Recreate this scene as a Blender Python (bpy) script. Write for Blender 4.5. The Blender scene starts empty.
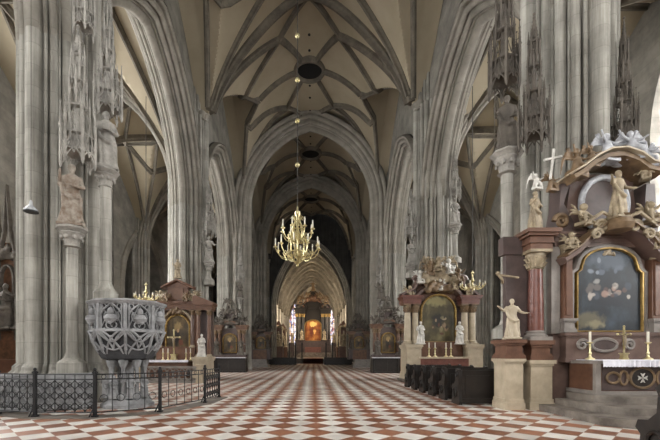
import bpy, math, random
from mathutils import Vector, Matrix
random.seed(7)
PI = math.pi
sc = bpy.context.scene
COL = sc.collection
sin, cos = math.sin, math.cos

# ------------------------------------------------------------------ camera
F, VX, HY, EYE = 377.0, 313.0, 355.0, 1.5
cd = bpy.data.cameras.new('camera'); cam = bpy.data.objects.new('camera', cd); COL.objects.link(cam)
cam.location = (0, 0, EYE); cam.rotation_euler = (PI / 2, 0, 0)
cd.sensor_width = 36; cd.lens = F / 660 * 36
cd.shift_x = (330 - VX) / 660; cd.shift_y = (HY - 220) / 660
cd.clip_end = 400
sc.camera = cam
def X(px, d): return (px - VX) * d / F
def Z(py, d): return EYE + (HY - py) * d / F

# ------------------------------------------------------------------ materials
def nodes(name):
    m = bpy.data.materials.new(name); m.use_nodes = True
    nt = m.node_tree; nt.nodes.clear()
    out = nt.nodes.new('ShaderNodeOutputMaterial'); b = nt.nodes.new('ShaderNodeBsdfPrincipled')
    nt.links.new(b.outputs[0], out.inputs[0])
    return m, nt, b
def N(nt, t, **kw):
    n = nt.nodes.new(t)
    for k, v in kw.items():
        if hasattr(n, k): setattr(n, k, v)
        else: n.inputs[k].default_value = v
    return n
def rgb(c): 
    return tuple((x / 255 / 12.92 if x / 255 <= .04045 else ((x / 255 + .055) / 1.055) ** 2.4) for x in c) + (1,)
def mixc(nt, fac, a, b, mode='MIX'):
    n = nt.nodes.new('ShaderNodeMix'); n.data_type = 'RGBA'; n.blend_type = mode
    for i, v in ((0, fac), (6, a), (7, b)):
        if isinstance(v, bpy.types.NodeSocket): nt.links.new(v, n.inputs[i])
        else: n.inputs[i].default_value = v
    return n.outputs[2]
def math_(nt, op, a, b=0.0, c=None):
    n = nt.nodes.new('ShaderNodeMath'); n.operation = op
    for i, v in enumerate((a, b) if c is None else (a, b, c)):
        if isinstance(v, bpy.types.NodeSocket): nt.links.new(v, n.inputs[i])
        else: n.inputs[i].default_value = v
    return n.outputs[0]
def stone(name, c1, c2, scale=1.5, rough=.8, course=0.0, bump=.25, fine=14, var=.35, metallic=0.0, joint=None):
    """mottled stone: two colours by noise, optional course height (each block its own tone)"""
    m, nt, b = nodes(name)
    g = N(nt, 'ShaderNodeNewGeometry')
    no = N(nt, 'ShaderNodeTexNoise', Scale=scale, Detail=6.0, Roughness=.65); nt.links.new(g.outputs['Position'], no.inputs['Vector'])
    ramp = N(nt, 'ShaderNodeValToRGB'); nt.links.new(no.outputs[0], ramp.inputs[0])
    ramp.color_ramp.elements[0].position = .5 - var * .5; ramp.color_ramp.elements[1].position = .5 + var * .5
    ramp.color_ramp.elements[0].color = rgb(c1); ramp.color_ramp.elements[1].color = rgb(c2)
    col = ramp.outputs[0]
    f = N(nt, 'ShaderNodeTexNoise', Scale=fine, Detail=4.0); nt.links.new(g.outputs['Position'], f.inputs['Vector'])
    if course:
        s = N(nt, 'ShaderNodeSeparateXYZ'); nt.links.new(g.outputs['Position'], s.inputs[0])
        zz = math_(nt, 'DIVIDE', s.outputs[2], course)
        fl = math_(nt, 'FLOOR', zz)
        wn = N(nt, 'ShaderNodeTexWhiteNoise', noise_dimensions='4D')
        sn = N(nt, 'ShaderNodeVectorMath', operation='SNAP'); sn.inputs[1].default_value = (40, 40, course)
        nt.links.new(g.outputs['Position'], sn.inputs[0]); nt.links.new(sn.outputs[0], wn.inputs['Vector']); nt.links.new(fl, wn.inputs['W'])
        k = math_(nt, 'MULTIPLY_ADD', wn.outputs[0], .14, .9)
        cc = N(nt, 'ShaderNodeCombineColor'); [nt.links.new(k, cc.inputs[i]) for i in range(3)]
        col = mixc(nt, 1.0, col, cc.outputs[0], 'MULTIPLY')
        fr = math_(nt, 'FRACT', zz)
        j = math_(nt, 'LESS_THAN', fr, .035)
        col = mixc(nt, math_(nt, 'MULTIPLY', j, .2), col, rgb(joint or tuple(x * .5 for x in c1)))
    if name in ('pier_stone', 'shaded_stone'):
        mp = N(nt, 'ShaderNodeMapping'); mp.inputs['Scale'].default_value = (5, 5, .22); nt.links.new(g.outputs['Position'], mp.inputs['Vector'])
        st = N(nt, 'ShaderNodeTexNoise', Scale=1.0, Detail=5.0, Roughness=.7); nt.links.new(mp.outputs[0], st.inputs['Vector'])
        sr = N(nt, 'ShaderNodeValToRGB'); nt.links.new(st.outputs[0], sr.inputs[0]); sr.color_ramp.elements[0].position = .33; sr.color_ramp.elements[1].position = .62
        sr.color_ramp.elements[0].color = (.52, .51, .5, 1); sr.color_ramp.elements[1].color = (1.06, 1.06, 1.06, 1)
        col = mixc(nt, 1.0, col, sr.outputs[0], 'MULTIPLY')
    nt.links.new(col, b.inputs['Base Color'])
    b.inputs['Roughness'].default_value = rough; b.inputs['Metallic'].default_value = metallic
    if bump:
        bp = N(nt, 'ShaderNodeBump', Strength=bump, Distance=.03); nt.links.new(f.outputs[0], bp.inputs['Height']); nt.links.new(bp.outputs[0], b.inputs['Normal'])
    return m
def emit(name, col, strength):
    m, nt, b = nodes(name)
    b.inputs['Base Color'].default_value = (.05, .05, .05, 1)
    b.inputs['Emission Color'].default_value = rgb(col); b.inputs['Emission Strength'].default_value = strength
    return m
M = {}
M['pier'] = stone('pier_stone', (130, 127, 119), (184, 180, 170), .7, .85, .62, .2, var=.5)
M['arch'] = stone('arch_stone', (110, 105, 96), (156, 150, 139), .9, .85, .7, .2, var=.5)
M['rib'] = stone('rib_stone', (84, 79, 70), (120, 112, 99), 1.2, .85, .9, .2)
M['web'] = stone('vault_plaster', (148, 137, 115), (172, 160, 138), .35, .9, 0, .1, var=.6)
M['wall'] = stone('wall_stone', (108, 104, 97), (150, 145, 135), .8, .9, .7, .2)
M['darkwall'] = stone('shaded_stone', (50, 49, 47), (72, 70, 66), .8, .9, .7, .2)  # wall stone in a darkened tone, standing for the unlit choir wall and chapels
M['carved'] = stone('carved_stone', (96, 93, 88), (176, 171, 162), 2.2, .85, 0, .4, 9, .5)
M['carveddark'] = stone('dark_carved_stone', (56, 51, 46), (108, 100, 90), 2.2, .85, 0, .4, 9, .5)  # carved stone in a darker tone
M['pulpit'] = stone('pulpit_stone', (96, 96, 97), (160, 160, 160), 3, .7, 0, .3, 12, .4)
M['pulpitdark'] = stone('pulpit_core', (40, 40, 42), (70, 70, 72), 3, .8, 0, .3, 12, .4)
M['marble_red'] = stone('red_marble', (84, 47, 39), (130, 84, 72), 3.5, .35, 0, 0, var=.6)
M['marble_brown'] = stone('brown_marble', (78, 52, 40), (122, 88, 68), 3, .4, 0, 0, var=.6)
M['marble_grey'] = stone('grey_marble', (104, 98, 94), (156, 148, 140), 3, .4, 0, 0, var=.6)
M['marble_dark'] = stone('dark_marble', (58, 48, 46), (96, 80, 76), 3, .4, 0, 0, var=.6)
M['marble_pale'] = stone('pale_marble', (154, 140, 118), (198, 184, 160), 2.5, .45, 0, 0, var=.6)
M['marble_plum'] = stone('plum_marble', (82, 64, 58), (124, 102, 92), 2.5, .35, 0, 0, var=.6)
M['white'] = stone('white_stone', (176, 172, 164), (222, 218, 210), 4, .6, 0, .2, 10)
M['cream'] = stone('cream_stone', (112, 98, 78), (176, 160, 132), 4, .6, 0, .2, 10)
M['silver'] = stone('silvered_wood', (136, 136, 140), (200, 202, 206), 5, .45, 0, .2, 10)
M['gilt'] = stone('gilding', (120, 94, 50), (176, 146, 88), 6, .35, 0, .1, 10, metallic=.7)
M['brass'] = stone('brass', (196, 178, 122), (238, 228, 186), 6, .28, 0, 0, metallic=.8)
M['candle'] = stone('wax', (226, 220, 200), (240, 236, 222), 3, .6, 0, 0)
M['wood'] = stone('black_wood', (20, 16, 13), (38, 30, 24), 5, .45, 0, .1)
M['brownwood'] = stone('brown_wood', (66, 44, 30), (112, 78, 54), 4, .5, 0, .1)
M['ochre'] = stone('ochre_moulding', (92, 74, 54), (134, 110, 82), 4, .45, 0, .1)
M['iron'] = stone('wrought_iron', (14, 14, 15), (28, 28, 30), 6, .5, 0, .1)
M['cloth'] = stone('linen', (214, 212, 222), (238, 236, 242), 5, .9, 0, .2, 30)
M['rope'] = stone('cable', (52, 50, 46), (84, 80, 74), 5, .7, 0, 0)
M['step'] = stone('step_stone', (84, 76, 69), (136, 127, 117), 2, .6, 0, .1)
M['black'] = stone('dark_void', (8, 8, 8), (13, 12, 12), 2, .95, 0, 0)
M['tinted'] = stone('tinted_stone', (108, 88, 72), (156, 148, 136), 2.5, .8, 0, .3, 9, .25)
M['glass'] = stone('lamp_glass', (150, 152, 154), (186, 188, 190), 2, .12, 0, 0)
M['pane'] = emit('daylight_glass', (251, 251, 250), 9.0)
M['fill_west'] = emit('west_fill_glow', (251, 251, 250), 2.2)  # glow added behind the viewer to light the nave from the front
M['fill_choir'] = emit('choir_fill_glow', (255, 238, 212), 7.0)

def stained():
    m, nt, b = nodes('stained_glass')
    g = N(nt, 'ShaderNodeNewGeometry')
    v = N(nt, 'ShaderNodeTexVoronoi', Scale=2.2); nt.links.new(g.outputs['Position'], v.inputs['Vector'])
    r = N(nt, 'ShaderNodeValToRGB'); r.color_ramp.interpolation = 'CONSTANT'
    e = r.color_ramp.elements
    e[0].position = 0; e[0].color = rgb((206, 196, 200)); e[1].position = .35; e[1].color = rgb((150, 96, 90))
    for p, c in ((.5, (120, 130, 170)), (.65, (190, 160, 120)), (.8, (60, 50, 70)), (.9, (220, 214, 210))):
        x = e.new(p); x.color = rgb(c)
    s = N(nt, 'ShaderNodeSeparateColor'); nt.links.new(v.outputs['Color'], s.inputs[0]); nt.links.new(s.outputs[0], r.inputs[0])
    b.inputs['Base Color'].default_value = (.02, .02, .02, 1)
    nt.links.new(r.outputs[0], b.inputs['Emission Color']); b.inputs['Emission Strength'].default_value = 1.0
    return m
M['stained'] = stained()

def floor_mat():
    m, nt, b = nodes('checker_tiles')
    g = N(nt, 'ShaderNodeNewGeometry')
    D = .69; s = D / math.sqrt(2)
    mp = N(nt, 'ShaderNodeMapping', vector_type='TEXTURE'); nt.links.new(g.outputs['Position'], mp.inputs['Vector'])
    mp.inputs['Location'].default_value = (.07, 7.31 - D / 2, -.5); mp.inputs['Rotation'].default_value = (0, 0, PI / 4); mp.inputs['Scale'].default_value = (s, s, 1)
    ck = N(nt, 'ShaderNodeTexChecker', Scale=1.0); nt.links.new(mp.outputs[0], ck.inputs['Vector'])
    fl = N(nt, 'ShaderNodeVectorMath', operation='FLOOR'); nt.links.new(mp.outputs[0], fl.inputs[0])
    wn = N(nt, 'ShaderNodeTexWhiteNoise'); nt.links.new(fl.outputs[0], wn.inputs['Vector'])
    no = N(nt, 'ShaderNodeTexNoise', Scale=2.2, Detail=5.0); nt.links.new(g.outputs['Position'], no.inputs['Vector'])
    red = mixc(nt, wn.outputs[0], rgb((122, 78, 56)), rgb((158, 108, 82)))
    whi = mixc(nt, wn.outputs[0], rgb((196, 190, 182)), rgb((226, 222, 214)))
    nt.links.new(red, ck.inputs['Color2']); nt.links.new(whi, ck.inputs['Color1'])
    n2 = math_(nt, 'MULTIPLY_ADD', no.outputs[0], .5, .72)
    cc = N(nt, 'ShaderNodeCombineColor'); [nt.links.new(n2, cc.inputs[i]) for i in range(3)]
    col = mixc(nt, 1.0, ck.outputs[0], cc.outputs[0], 'MULTIPLY')
    nt.links.new(col, b.inputs['Base Color'])
    rr = math_(nt, 'MULTIPLY_ADD', no.outputs[0], .35, .25); nt.links.new(rr, b.inputs['Roughness'])
    return m
M['floor'] = floor_mat()

def painting(name, base, blobs, scale=3.0):
    """an anonymous dark altar painting: clouded ground with a few soft figures, in generated coordinates (x, z)"""
    m, nt, b = nodes(name)
    tc = N(nt, 'ShaderNodeTexCoord')
    no = N(nt, 'ShaderNodeTexNoise', Scale=scale, Detail=5.0, Roughness=.6); nt.links.new(tc.outputs['Generated'], no.inputs['Vector'])
    r = N(nt, 'ShaderNodeValToRGB'); nt.links.new(no.outputs[0], r.inputs[0])
    e = r.color_ramp.elements; e[0].position = .3; e[0].color = rgb(base[0]); e[1].position = .72; e[1].color = rgb(base[2])
    x = e.new(.5); x.color = rgb(base[1])
    col = r.outputs[0]
    wob = N(nt, 'ShaderNodeTexNoise', Scale=9.0, Detail=3.0); nt.links.new(tc.outputs['Generated'], wob.inputs['Vector'])
    s = N(nt, 'ShaderNodeSeparateXYZ'); nt.links.new(tc.outputs['Generated'], s.inputs[0])
    for cx, cz, rx, rz, c in blobs:
        dx = math_(nt, 'DIVIDE', math_(nt, 'SUBTRACT', s.outputs[0], cx), rx); dz = math_(nt, 'DIVIDE', math_(nt, 'SUBTRACT', s.outputs[2], cz), rz)
        d = math_(nt, 'ADD', math_(nt, 'MULTIPLY', dx, dx), math_(nt, 'MULTIPLY', dz, dz))
        d = math_(nt, 'ADD', d, math_(nt, 'MULTIPLY', math_(nt, 'SUBTRACT', wob.outputs[0], .5), 2.2))
        mr = N(nt, 'ShaderNodeMapRange', interpolation_type='SMOOTHSTEP'); nt.links.new(d, mr.inputs[0])
        mr.inputs[1].default_value = 1.1; mr.inputs[2].default_value = .2
        col = mixc(nt, math_(nt, 'MULTIPLY', mr.outputs[0], .9), col, rgb(c))
    nt.links.new(col, b.inputs['Base Color']); b.inputs['Roughness'].default_value = .45
    return m
_r = random.Random(4)
def crowd(n, areas, cols, r0=.03, r1=.07):
    out = []
    for i in range(n):
        cx, cz, sx, sz = areas[i % len(areas)]
        out.append((cx + _r.uniform(-sx, sx), cz + _r.uniform(-sz, sz), _r.uniform(r0, r1), _r.uniform(r0, r1) * .8, cols[i % len(cols)]))
    return out
M['paint_blue'] = painting('blue_painting', ((11, 14, 20), (28, 36, 44), (58, 68, 78)),
    [(.5, .86, .34, .13, (76, 86, 98)), (.55, .36, .36, .07, (22, 28, 36)), (.2, .13, .3, .12, (100, 94, 74)), (.3, .08, .16, .06, (136, 128, 100))]
    + crowd(10, [(.26, .52, .07, .12)], [(140, 138, 134), (90, 84, 80), (60, 66, 76), (170, 160, 150)]) + crowd(14, [(.64, .48, .2, .08)], [(150, 122, 108), (176, 168, 156), (84, 64, 58), (120, 110, 104), (48, 54, 66)]) + crowd(6, [(.5, .78, .3, .08)], [(128, 136, 146), (84, 94, 108)]))
M['paint_olive'] = painting('olive_painting', ((40, 36, 24), (80, 72, 46), (122, 112, 76)),
    [(.45, .86, .34, .12, (150, 140, 96)), (.5, .45, .22, .18, (34, 30, 26))] + crowd(14, [(.52, .48, .17, .14), (.5, .25, .3, .08)], [(150, 126, 100), (90, 54, 42), (52, 48, 40), (128, 118, 86), (176, 156, 124)], .03, .08))
M['paint_brown'] = painting('brown_painting', ((36, 28, 18), (72, 58, 36), (118, 98, 62)),
    [(.5, .7, .2, .14, (150, 126, 80)), (.45, .4, .16, .2, (30, 24, 20)), (.5, .6, .06, .06, (186, 150, 112)), (.62, .3, .12, .1, (110, 60, 40))])
M['paint_gold'] = painting('golden_painting', ((70, 32, 14), (140, 76, 32), (196, 136, 66)),
    [(.5, .8, .25, .14, (240, 200, 120)), (.42, .4, .14, .2, (100, 40, 20)), (.6, .45, .1, .14, (240, 190, 110))])

# ------------------------------------------------------------------ mesh helpers
class MB:
    def __init__(s): s.v = []; s.f = []
    def add(s, vs, fs):
        b = len(s.v); s.v += [tuple(p) for p in vs]; s.f += [tuple(b + i for i in f) for f in fs]; return s
    def box(s, x0, x1, y0, y1, z0, z1, taper=0):
        t = taper
        vs = [(x0, y0, z0), (x1, y0, z0), (x1, y1, z0), (x0, y1, z0), (x0 + t, y0 + t, z1), (x1 - t, y0 + t, z1), (x1 - t, y1 - t, z1), (x0 + t, y1 - t, z1)]
        return s.add(vs, [(0, 3, 2, 1), (4, 5, 6, 7), (0, 1, 5, 4), (1, 2, 6, 5), (2, 3, 7, 6), (3, 0, 4, 7)])
    def rings(s, rings, cap=True, close=True):
        n = len(rings[0]); vs = [p for r in rings for p in r]; fs = []
        for i in range(len(rings) - 1):
            for j in range(n if close else n - 1):
                k = (j + 1) % n
                fs.append((i * n + j, i * n + k, (i + 1) * n + k, (i + 1) * n + j))
        if cap and close: fs += [tuple(range(n - 1, -1, -1)), tuple((len(rings) - 1) * n + j for j in range(n))]
        return s.add(vs, fs)
    def lathe(s, prof, c=(0, 0, 0), n=12, sx=1, sy=1, ph=0):
        return s.rings([[(c[0] + r * cos(ph + 2 * PI * j / n) * sx, c[1] + r * sin(ph + 2 * PI * j / n) * sy, c[2] + z) for j in range(n)] for r, z in prof])
    def ball(s, c, r, n=10, m=7, sz=1, sx=1, sy=1):
        return s.lathe([(max(.001, r * sin(PI * i / m)), -r * sz * cos(PI * i / m)) for i in range(m + 1)], c, n, sx, sy)
    def tube(s, pts, r, n=6, closed=False):
        pts = [Vector(p) for p in pts]; rs = r if isinstance(r, (list, tuple)) else [r] * len(pts)
        rings = []; u = None
        for i, p in enumerate(pts):
            a = pts[i - 1] if (i > 0 or closed) else p; b = pts[(i + 1) % len(pts)] if (i < len(pts) - 1 or closed) else p
            t = (b - a)
            t = t.normalized() if t.length > 1e-9 else Vector((0, 0, 1))
            if u is None:
                u = t.orthogonal().normalized()
            else:
                u = (u - t * u.dot(t)); u = u.normalized() if u.length > 1e-6 else t.orthogonal().normalized()
            w = t.cross(u)
            rings.append([p + (u * cos(2 * PI * j / n) + w * sin(2 * PI * j / n)) * rs[i] for j in range(n)])
        if closed: rings.append(rings[0])
        return s.rings(rings, cap=not closed)
    def prism(s, poly, y0, y1):
        """polygon in (x, z), extruded along y"""
        n = len(poly)
        vs = [(x, y0, z) for x, z in poly] + [(x, y1, z) for x, z in poly]
        return s.add(vs, [tuple(range(n)), tuple(range(2 * n - 1, n - 1, -1))] + [(j, n + j, n + (j + 1) % n, (j + 1) % n) for j in range(n)])
    def prismx(s, poly, x0, x1):
        """polygon in (y, z), extruded along x"""
        n = len(poly)
        vs = [(x0, y, z) for y, z in poly] + [(x1, y, z) for y, z in poly]
        return s.add(vs, [tuple(range(n)), tuple(range(2 * n - 1, n - 1, -1))] + [(j, n + j, n + (j + 1) % n, (j + 1) % n) for j in range(n)])
    def strip(s, path, a, y0, y1, closed=False):
        """flat moulding along a path in (x, z): width a (list of (offset, y) profile), normals in plane"""
        P = [Vector((x, 0, z)) for x, z in path]; n = len(P); rings = []
        for i, p in enumerate(P):
            q0 = P[i - 1] if (i > 0 or closed) else p; q1 = P[(i + 1) % n] if (i < n - 1 or closed) else p
            t = (q1 - q0).normalized(); nn = Vector((-t.z, 0, t.x))
            h = a / 2
            rings.append([p + nn * h + Vector((0, y1, 0)), p + nn * h + Vector((0, y0 + .3 * (y1 - y0), 0)), p + nn * h * .5 + Vector((0, y0, 0)), p - nn * h * .5 + Vector((0, y0, 0)), p - nn * h + Vector((0, y0 + .3 * (y1 - y0), 0)), p - nn * h + Vector((0, y1, 0))])
        if closed: rings.append(rings[0])
        return s.rings(rings, cap=not closed)
    def tf(s, mat):
        s.v = [tuple(mat @ Vector(p)) for p in s.v]; return s
    def merge(s, o, mat=None):
        return s.add([mat @ Vector(p) for p in o.v] if mat else o.v, o.f)
    def mesh(s, name, mat, smooth=35):
        me = bpy.data.meshes.new(name); me.from_pydata(s.v, [], s.f); me.validate(); 
        import bmesh
        bm = bmesh.new(); bm.from_mesh(me); bmesh.ops.recalc_face_normals(bm, faces=bm.faces); bm.to_mesh(me); bm.free()
        if mat: me.materials.append(M[mat])
        if smooth:
            me.polygons.foreach_set('use_smooth', [True] * len(me.polygons)); me.set_sharp_from_angle(angle=math.radians(smooth))
        return me
def wloc(o):
    v = Vector((0, 0, 0))
    while o: v += o.location; o = o.parent
    return v
def link(name, me, parent=None, loc=None):
    o = bpy.data.objects.new(name, me); COL.objects.link(o)
    if parent: o.parent = parent
    if loc is not None: o.location = loc
    return o
def part(name, mb, mat, parent=None, label=None, smooth=35):
    """mesh whose points are in world coordinates (parents are unrotated while building)"""
    off = wloc(parent) if parent else None
    if off is not None: mb.v = [(p[0] - off.x, p[1] - off.y, p[2] - off.z) for p in mb.v]
    o = link(name, mb.mesh(name, mat, smooth), parent)
    if label: o['label'] = label
    return o
def struct(name, mb, mat, parent=None, smooth=35):
    o = part(name, mb, mat, parent, None, smooth)
    if not parent: o['kind'] = 'structure'
    return o
def thing(name, label, cat, loc=(0, 0, 0), group=None):
    o = bpy.data.objects.new(name, None); COL.objects.link(o); o.location = loc; o.empty_display_size = .2
    return tag(o, label, cat, group)
def tag(o, label, cat, group=None):
    o['label'] = label; o['category'] = cat
    if group: o['group'] = group
    return o
def dup(root, loc, label=None, rz=None, scale=None, mats=None):
    r = root.copy(); COL.objects.link(r); r.location = loc
    if label: r['label'] = label
    if rz is not None: r.rotation_euler = (0, 0, rz)
    if scale is not None: r.scale = scale if isinstance(scale, tuple) else (scale,) * 3
    for ch in list(root.children):
        c = ch.copy(); COL.objects.link(c); c.parent = r
        for g in list(ch.children):
            d = g.copy(); COL.objects.link(d); d.parent = c
    return r
def remesh(mb, voxel, mat):
    me = mb.mesh('tmp', None, 0); o = bpy.data.objects.new('tmp', me); COL.objects.link(o)
    md = o.modifiers.new('r', 'REMESH'); md.mode = 'VOXEL'; md.voxel_size = voxel
    s = o.modifiers.new('s', 'SMOOTH'); s.factor = .4; s.iterations = 2
    dg = bpy.context.evaluated_depsgraph_get(); dg.update()
    out = bpy.data.meshes.new_from_object(o.evaluated_get(dg))
    bpy.data.objects.remove(o); bpy.data.meshes.remove(me)
    out.materials.clear()
    if mat: out.materials.append(M[mat])
    out.polygons.foreach_set('use_smooth', [True] * len(out.polygons))
    return out
def recol(me, mat):
    m = me.copy(); m.materials.clear(); m.materials.append(M[mat]); return m

# ------------------------------------------------------------------ sculpture meshes (unit height, facing -y)
def figure(seed, pose):
    r = random.Random(seed); m = MB(); n = 40
    prof = [(.17, 0), (.175, .03), (.165, .12), (.15, .25), (.14, .38), (.125, .5), (.105, .59), (.11, .66), (.125, .73), (.12, .785), (.085, .82), (.04, .845), (.036, .875)]
    k1, k2, p1 = r.choice((7, 8, 9)), r.choice((4, 5)), r.random() * 6
    lean = r.uniform(-.04, .04)
    rings = []
    for rad, z in prof:
        f = max(0, 1 - z / .7)
        ox = lean * sin(z * PI)
        rings.append([((rad * (1 + f * (.2 * sin(k1 * a + p1 + z * 6) + .12 * sin(k2 * a - z * 9)))) * cos(a) + ox, (rad * .78 * (1 + f * (.2 * sin(k1 * a + p1 + z * 6)))) * sin(a), z) for a in [2 * PI * j / n for j in range(n)]])
    m.rings(rings)
    hx, hy = lean * .3, -.018
    m.ball((hx, hy, .925), .055, 12, 9, 1.3, .86, 1.0)                 # head
    m.ball((hx, hy + .014, .94), .062, 12, 8, 1.1, .95, .95)            # hair
    m.ball((hx, hy - .055, .918), .014, 6, 5, 1.5)                      # nose
    m.ball((hx, hy - .03, .875), .03, 8, 6, 1.2)                        # chin / beard
    for sx in (-1, 1): m.ball((hx + sx * .05, hy, .92), .014, 6, 5, 1.4)
    A = {'bless': [((-.1, 0, .79), (-.17, -.03, .64), (-.13, -.14, .74), (-.12, -.17, .8)), ((.1, 0, .79), (.165, -.02, .62), (.08, -.13, .6), (.03, -.15, .61))],
         'hold': [((-.1, 0, .79), (-.17, -.02, .62), (-.07, -.13, .6), (-.02, -.15, .63)), ((.1, 0, .79), (.17, -.02, .62), (.09, -.13, .6), (.05, -.15, .66))],
         'wide': [((-.1, 0, .79), (-.21, -.03, .7), (-.3, -.1, .76), (-.35, -.12, .8)), ((.1, 0, .79), (.2, -.02, .66), (.26, -.11, .62), (.31, -.14, .62))],
         'staff': [((-.1, 0, .79), (-.18, -.02, .64), (-.2, -.12, .66), (-.21, -.15, .7)), ((.1, 0, .79), (.16, .0, .62), (.1, -.12, .56), (.06, -.14, .54))]}[pose]
    for a in A:
        m.tube(a, [.045, .04, .027, .02], 8)
        h = Vector(a[-1]); d = (Vector(a[-1]) - Vector(a[-2])).normalized()
        m.ball(h, .024, 8, 6)
        for q in (-.012, -.004, .004, .012): m.tube([h + Vector((q, 0, 0)), h + d * .045 + Vector((q * 1.5, 0, 0))], .0075, 5)
        m.tube([h, h + d * .02 + Vector((.025, -.005, .01))], .008, 5)
    if pose == 'staff': m.tube([(-.215, -.16, .0), (-.21, -.16, 1.02)], .012, 6)
    if pose == 'hold': m.box(-.06, .06, -.19, -.15, .6, .7)
    # cloak folds swept across the hips
    m.tube([(-.15, -.03, .7), (-.1, -.11, .5), (.02, -.13, .42), (.14, -.06, .46)], [.03, .035, .04, .03], 8)
    m.tube([(.14, -.03, .45), (.13, -.07, .25), (.15, -.06, .05)], [.035, .03, .035], 8)
    m.tube([(-.11, -.07, .5), (-.1, -.11, .25), (-.08, -.12, .02)], [.03, .025, .03], 8)
    m.box(-.19, .19, -.15, .15, -.03, .02)
    return remesh(m, .0125, 'carved')
FIG = [figure(1, 'bless'), figure(2, 'hold'), figure(3, 'wide'), figure(4, 'staff')]

def putto(seed):
    r = random.Random(seed); m = MB()
    m.ball((0, 0, .38), .17, 12, 8, 1.25); m.ball((0, -.02, .24), .17, 12, 8, .95)
    m.ball((0.02, -.04, .72), .145, 12, 9, 1.1); m.ball((.02, -.0, .76), .15, 10, 7); m.ball((.02, -.18, .7), .03, 6, 5)
    for sx in (-1, 1):
        up = r.choice((-1, 1))
        m.tube([(sx * .14, 0, .54), (sx * .28, -.08, .5 + .1 * up), (sx * .36, -.2, .52 + .24 * up)], [.075, .06, .045], 8); m.ball((sx * .37, -.22, .53 + .26 * up), .05, 8, 6)
        m.tube([(sx * .1, -.05, .22), (sx * .2, -.26, .24), (sx * .2, -.3, .02)], [.1, .08, .055], 8); m.ball((sx * .2, -.35, 0), .06, 8, 6, .7)
        for q in range(3): m.tube([(sx * .06, .13, .5), (sx * (.3 + .08 * q), .2, .82 - .17 * q), (sx * (.44 + .04 * q), .22, .9 - .26 * q)], [.05, .06, .02], 6)
    m.box(-.25, .25, -.3, .2, -.08, .08)
    return remesh(m, .025, 'white')
PUT = [putto(1), putto(5)]

def clouds(seed, w=1.0, h=.5, n=26):
    r = random.Random(seed); m = MB()
    for i in range(n):
        x = r.uniform(-1, 1); z = r.random() * (1 - x * x) ; s = r.uniform(.07, .15)
        m.ball((x * w * .5, r.uniform(-.12, .12), z * h), s, 9, 7, r.uniform(.7, 1.1))
    for i in range(9):
        a = r.uniform(.2, PI - .2); L = r.uniform(.3, .5)
        m.tube([(0, 0, .1), (cos(a) * L * w * .6, -.05, .1 + sin(a) * L * h), (cos(a) * L * w * 1.05, -.08, .12 + sin(a) * L * h * 1.7)], [.06, .045, .02], 6)
    m.box(-w * .45, w * .45, -.1, .12, -.02, .12)
    return remesh(m, .03, 'white')
def angel(seed):
    r = random.Random(seed); m = MB()
    m.tube([(0, 0, .62), (.05, -.04, .42), (.25, -.1, .3), (.3, -.16, .02)], [.1, .12, .11, .07], 10)
    m.tube([(0, 0, .5), (-.02, .02, .3), (-.1, .05, .0)], [.12, .13, .15], 10)
    m.ball((-.03, -.04, .82), .085, 12, 8, 1.15); m.ball((-.03, 0, .85), .09, 10, 7); m.tube([(0, 0, .62), (-.02, -.02, .76)], .045, 8)
    m.tube([(-.08, -.02, .66), (-.24, -.1, .72), (-.36, -.14, .9)], [.05, .045, .03], 8); m.ball((-.37, -.14, .93), .035)
    m.tube([(.08, -.02, .66), (.22, -.1, .56), (.34, -.2, .62)], [.05, .045, .03], 8); m.ball((.36, -.2, .63), .035)
    for sx in (-1, 1):
        for q in range(5): m.tube([(sx * .04, .08, .6), (sx * (.2 + .06 * q), .16, .98 - .1 * q), (sx * (.3 + .07 * q), .18, .95 - .24 * q)], [.04, .06, .015], 6)
    m.box(-.2, .36, -.2, .15, -.06, .06)
    return remesh(m, .022, 'silver')
ANG = [angel(1), angel(2)]
CLD = [clouds(3), clouds(9)]
def statue(name, me, mat, loc, h, label, cat='statue', rz=0, group=None, sx=1):
    o = link(name, recol(me, mat), None, Vector(loc) + Vector((0, 0, .035 * h + .005))); o.scale = (h * sx, h, h); o.rotation_euler = (0, 0, rz)
    return tag(o, label, cat, group)
def relief(name, me, mat, loc, h, parent, rz=0, sx=1, label=None):
    """sculpture that belongs to an altar as a part"""
    o = link(name, recol(me, mat), parent, Vector(loc) - wloc(parent)); o.scale = (h * sx, h, h); o.rotation_euler = (0, 0, rz)
    if label: o['label'] = label
    return o
RL = relief

# ------------------------------------------------------------------ layout of the church
L = 12.6
def pierL(k): return Vector((-8.2, 12.2 + L * k, 0))
def pierR(k): return Vector((8.55, 12.6, 0)) if k == 0 else Vector((7.65, 11.15 + L * k, 0))
XC = (-8.2 + 7.65) / 2; HB = (7.65 + 8.2) / 2; SK = (11.15 - 12.2) / (7.65 + 8.2); Y0 = (12.2 + 11.15) / 2
ZC = 17.1
def nave(k, x, v): return (XC + x, Y0 + L * (k + .5) + v + SK * x)
SH = []
for q in range(4):
    a = q * PI / 2
    SH += [(a, 1.12, .21)]
    for g in (-1, 1): SH += [(a + g * .27, 1.06, .06), (a + g * .46, 1.02, .115), (a + PI / 4 + g * .2, .93, .05)]
    SH += [(a + PI / 4, .99, .13)]
def plan_r(th):
    best = .74
    for a, d, r in SH:
        b = d * cos(th - a); disc = r * r - (d * d - b * b)
        if disc > 0 and b > 0: best = max(best, b + math.sqrt(disc))
    return best
PLAN = [(plan_r(2 * PI * j / 360), 2 * PI * j / 360) for j in range(360)]
HALF = [(plan_r(a) * cos(a), plan_r(a) * sin(a)) for a in [-1.25 + 2.5 * i / 120 for i in range(121)]]
pier_m = MB()
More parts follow.
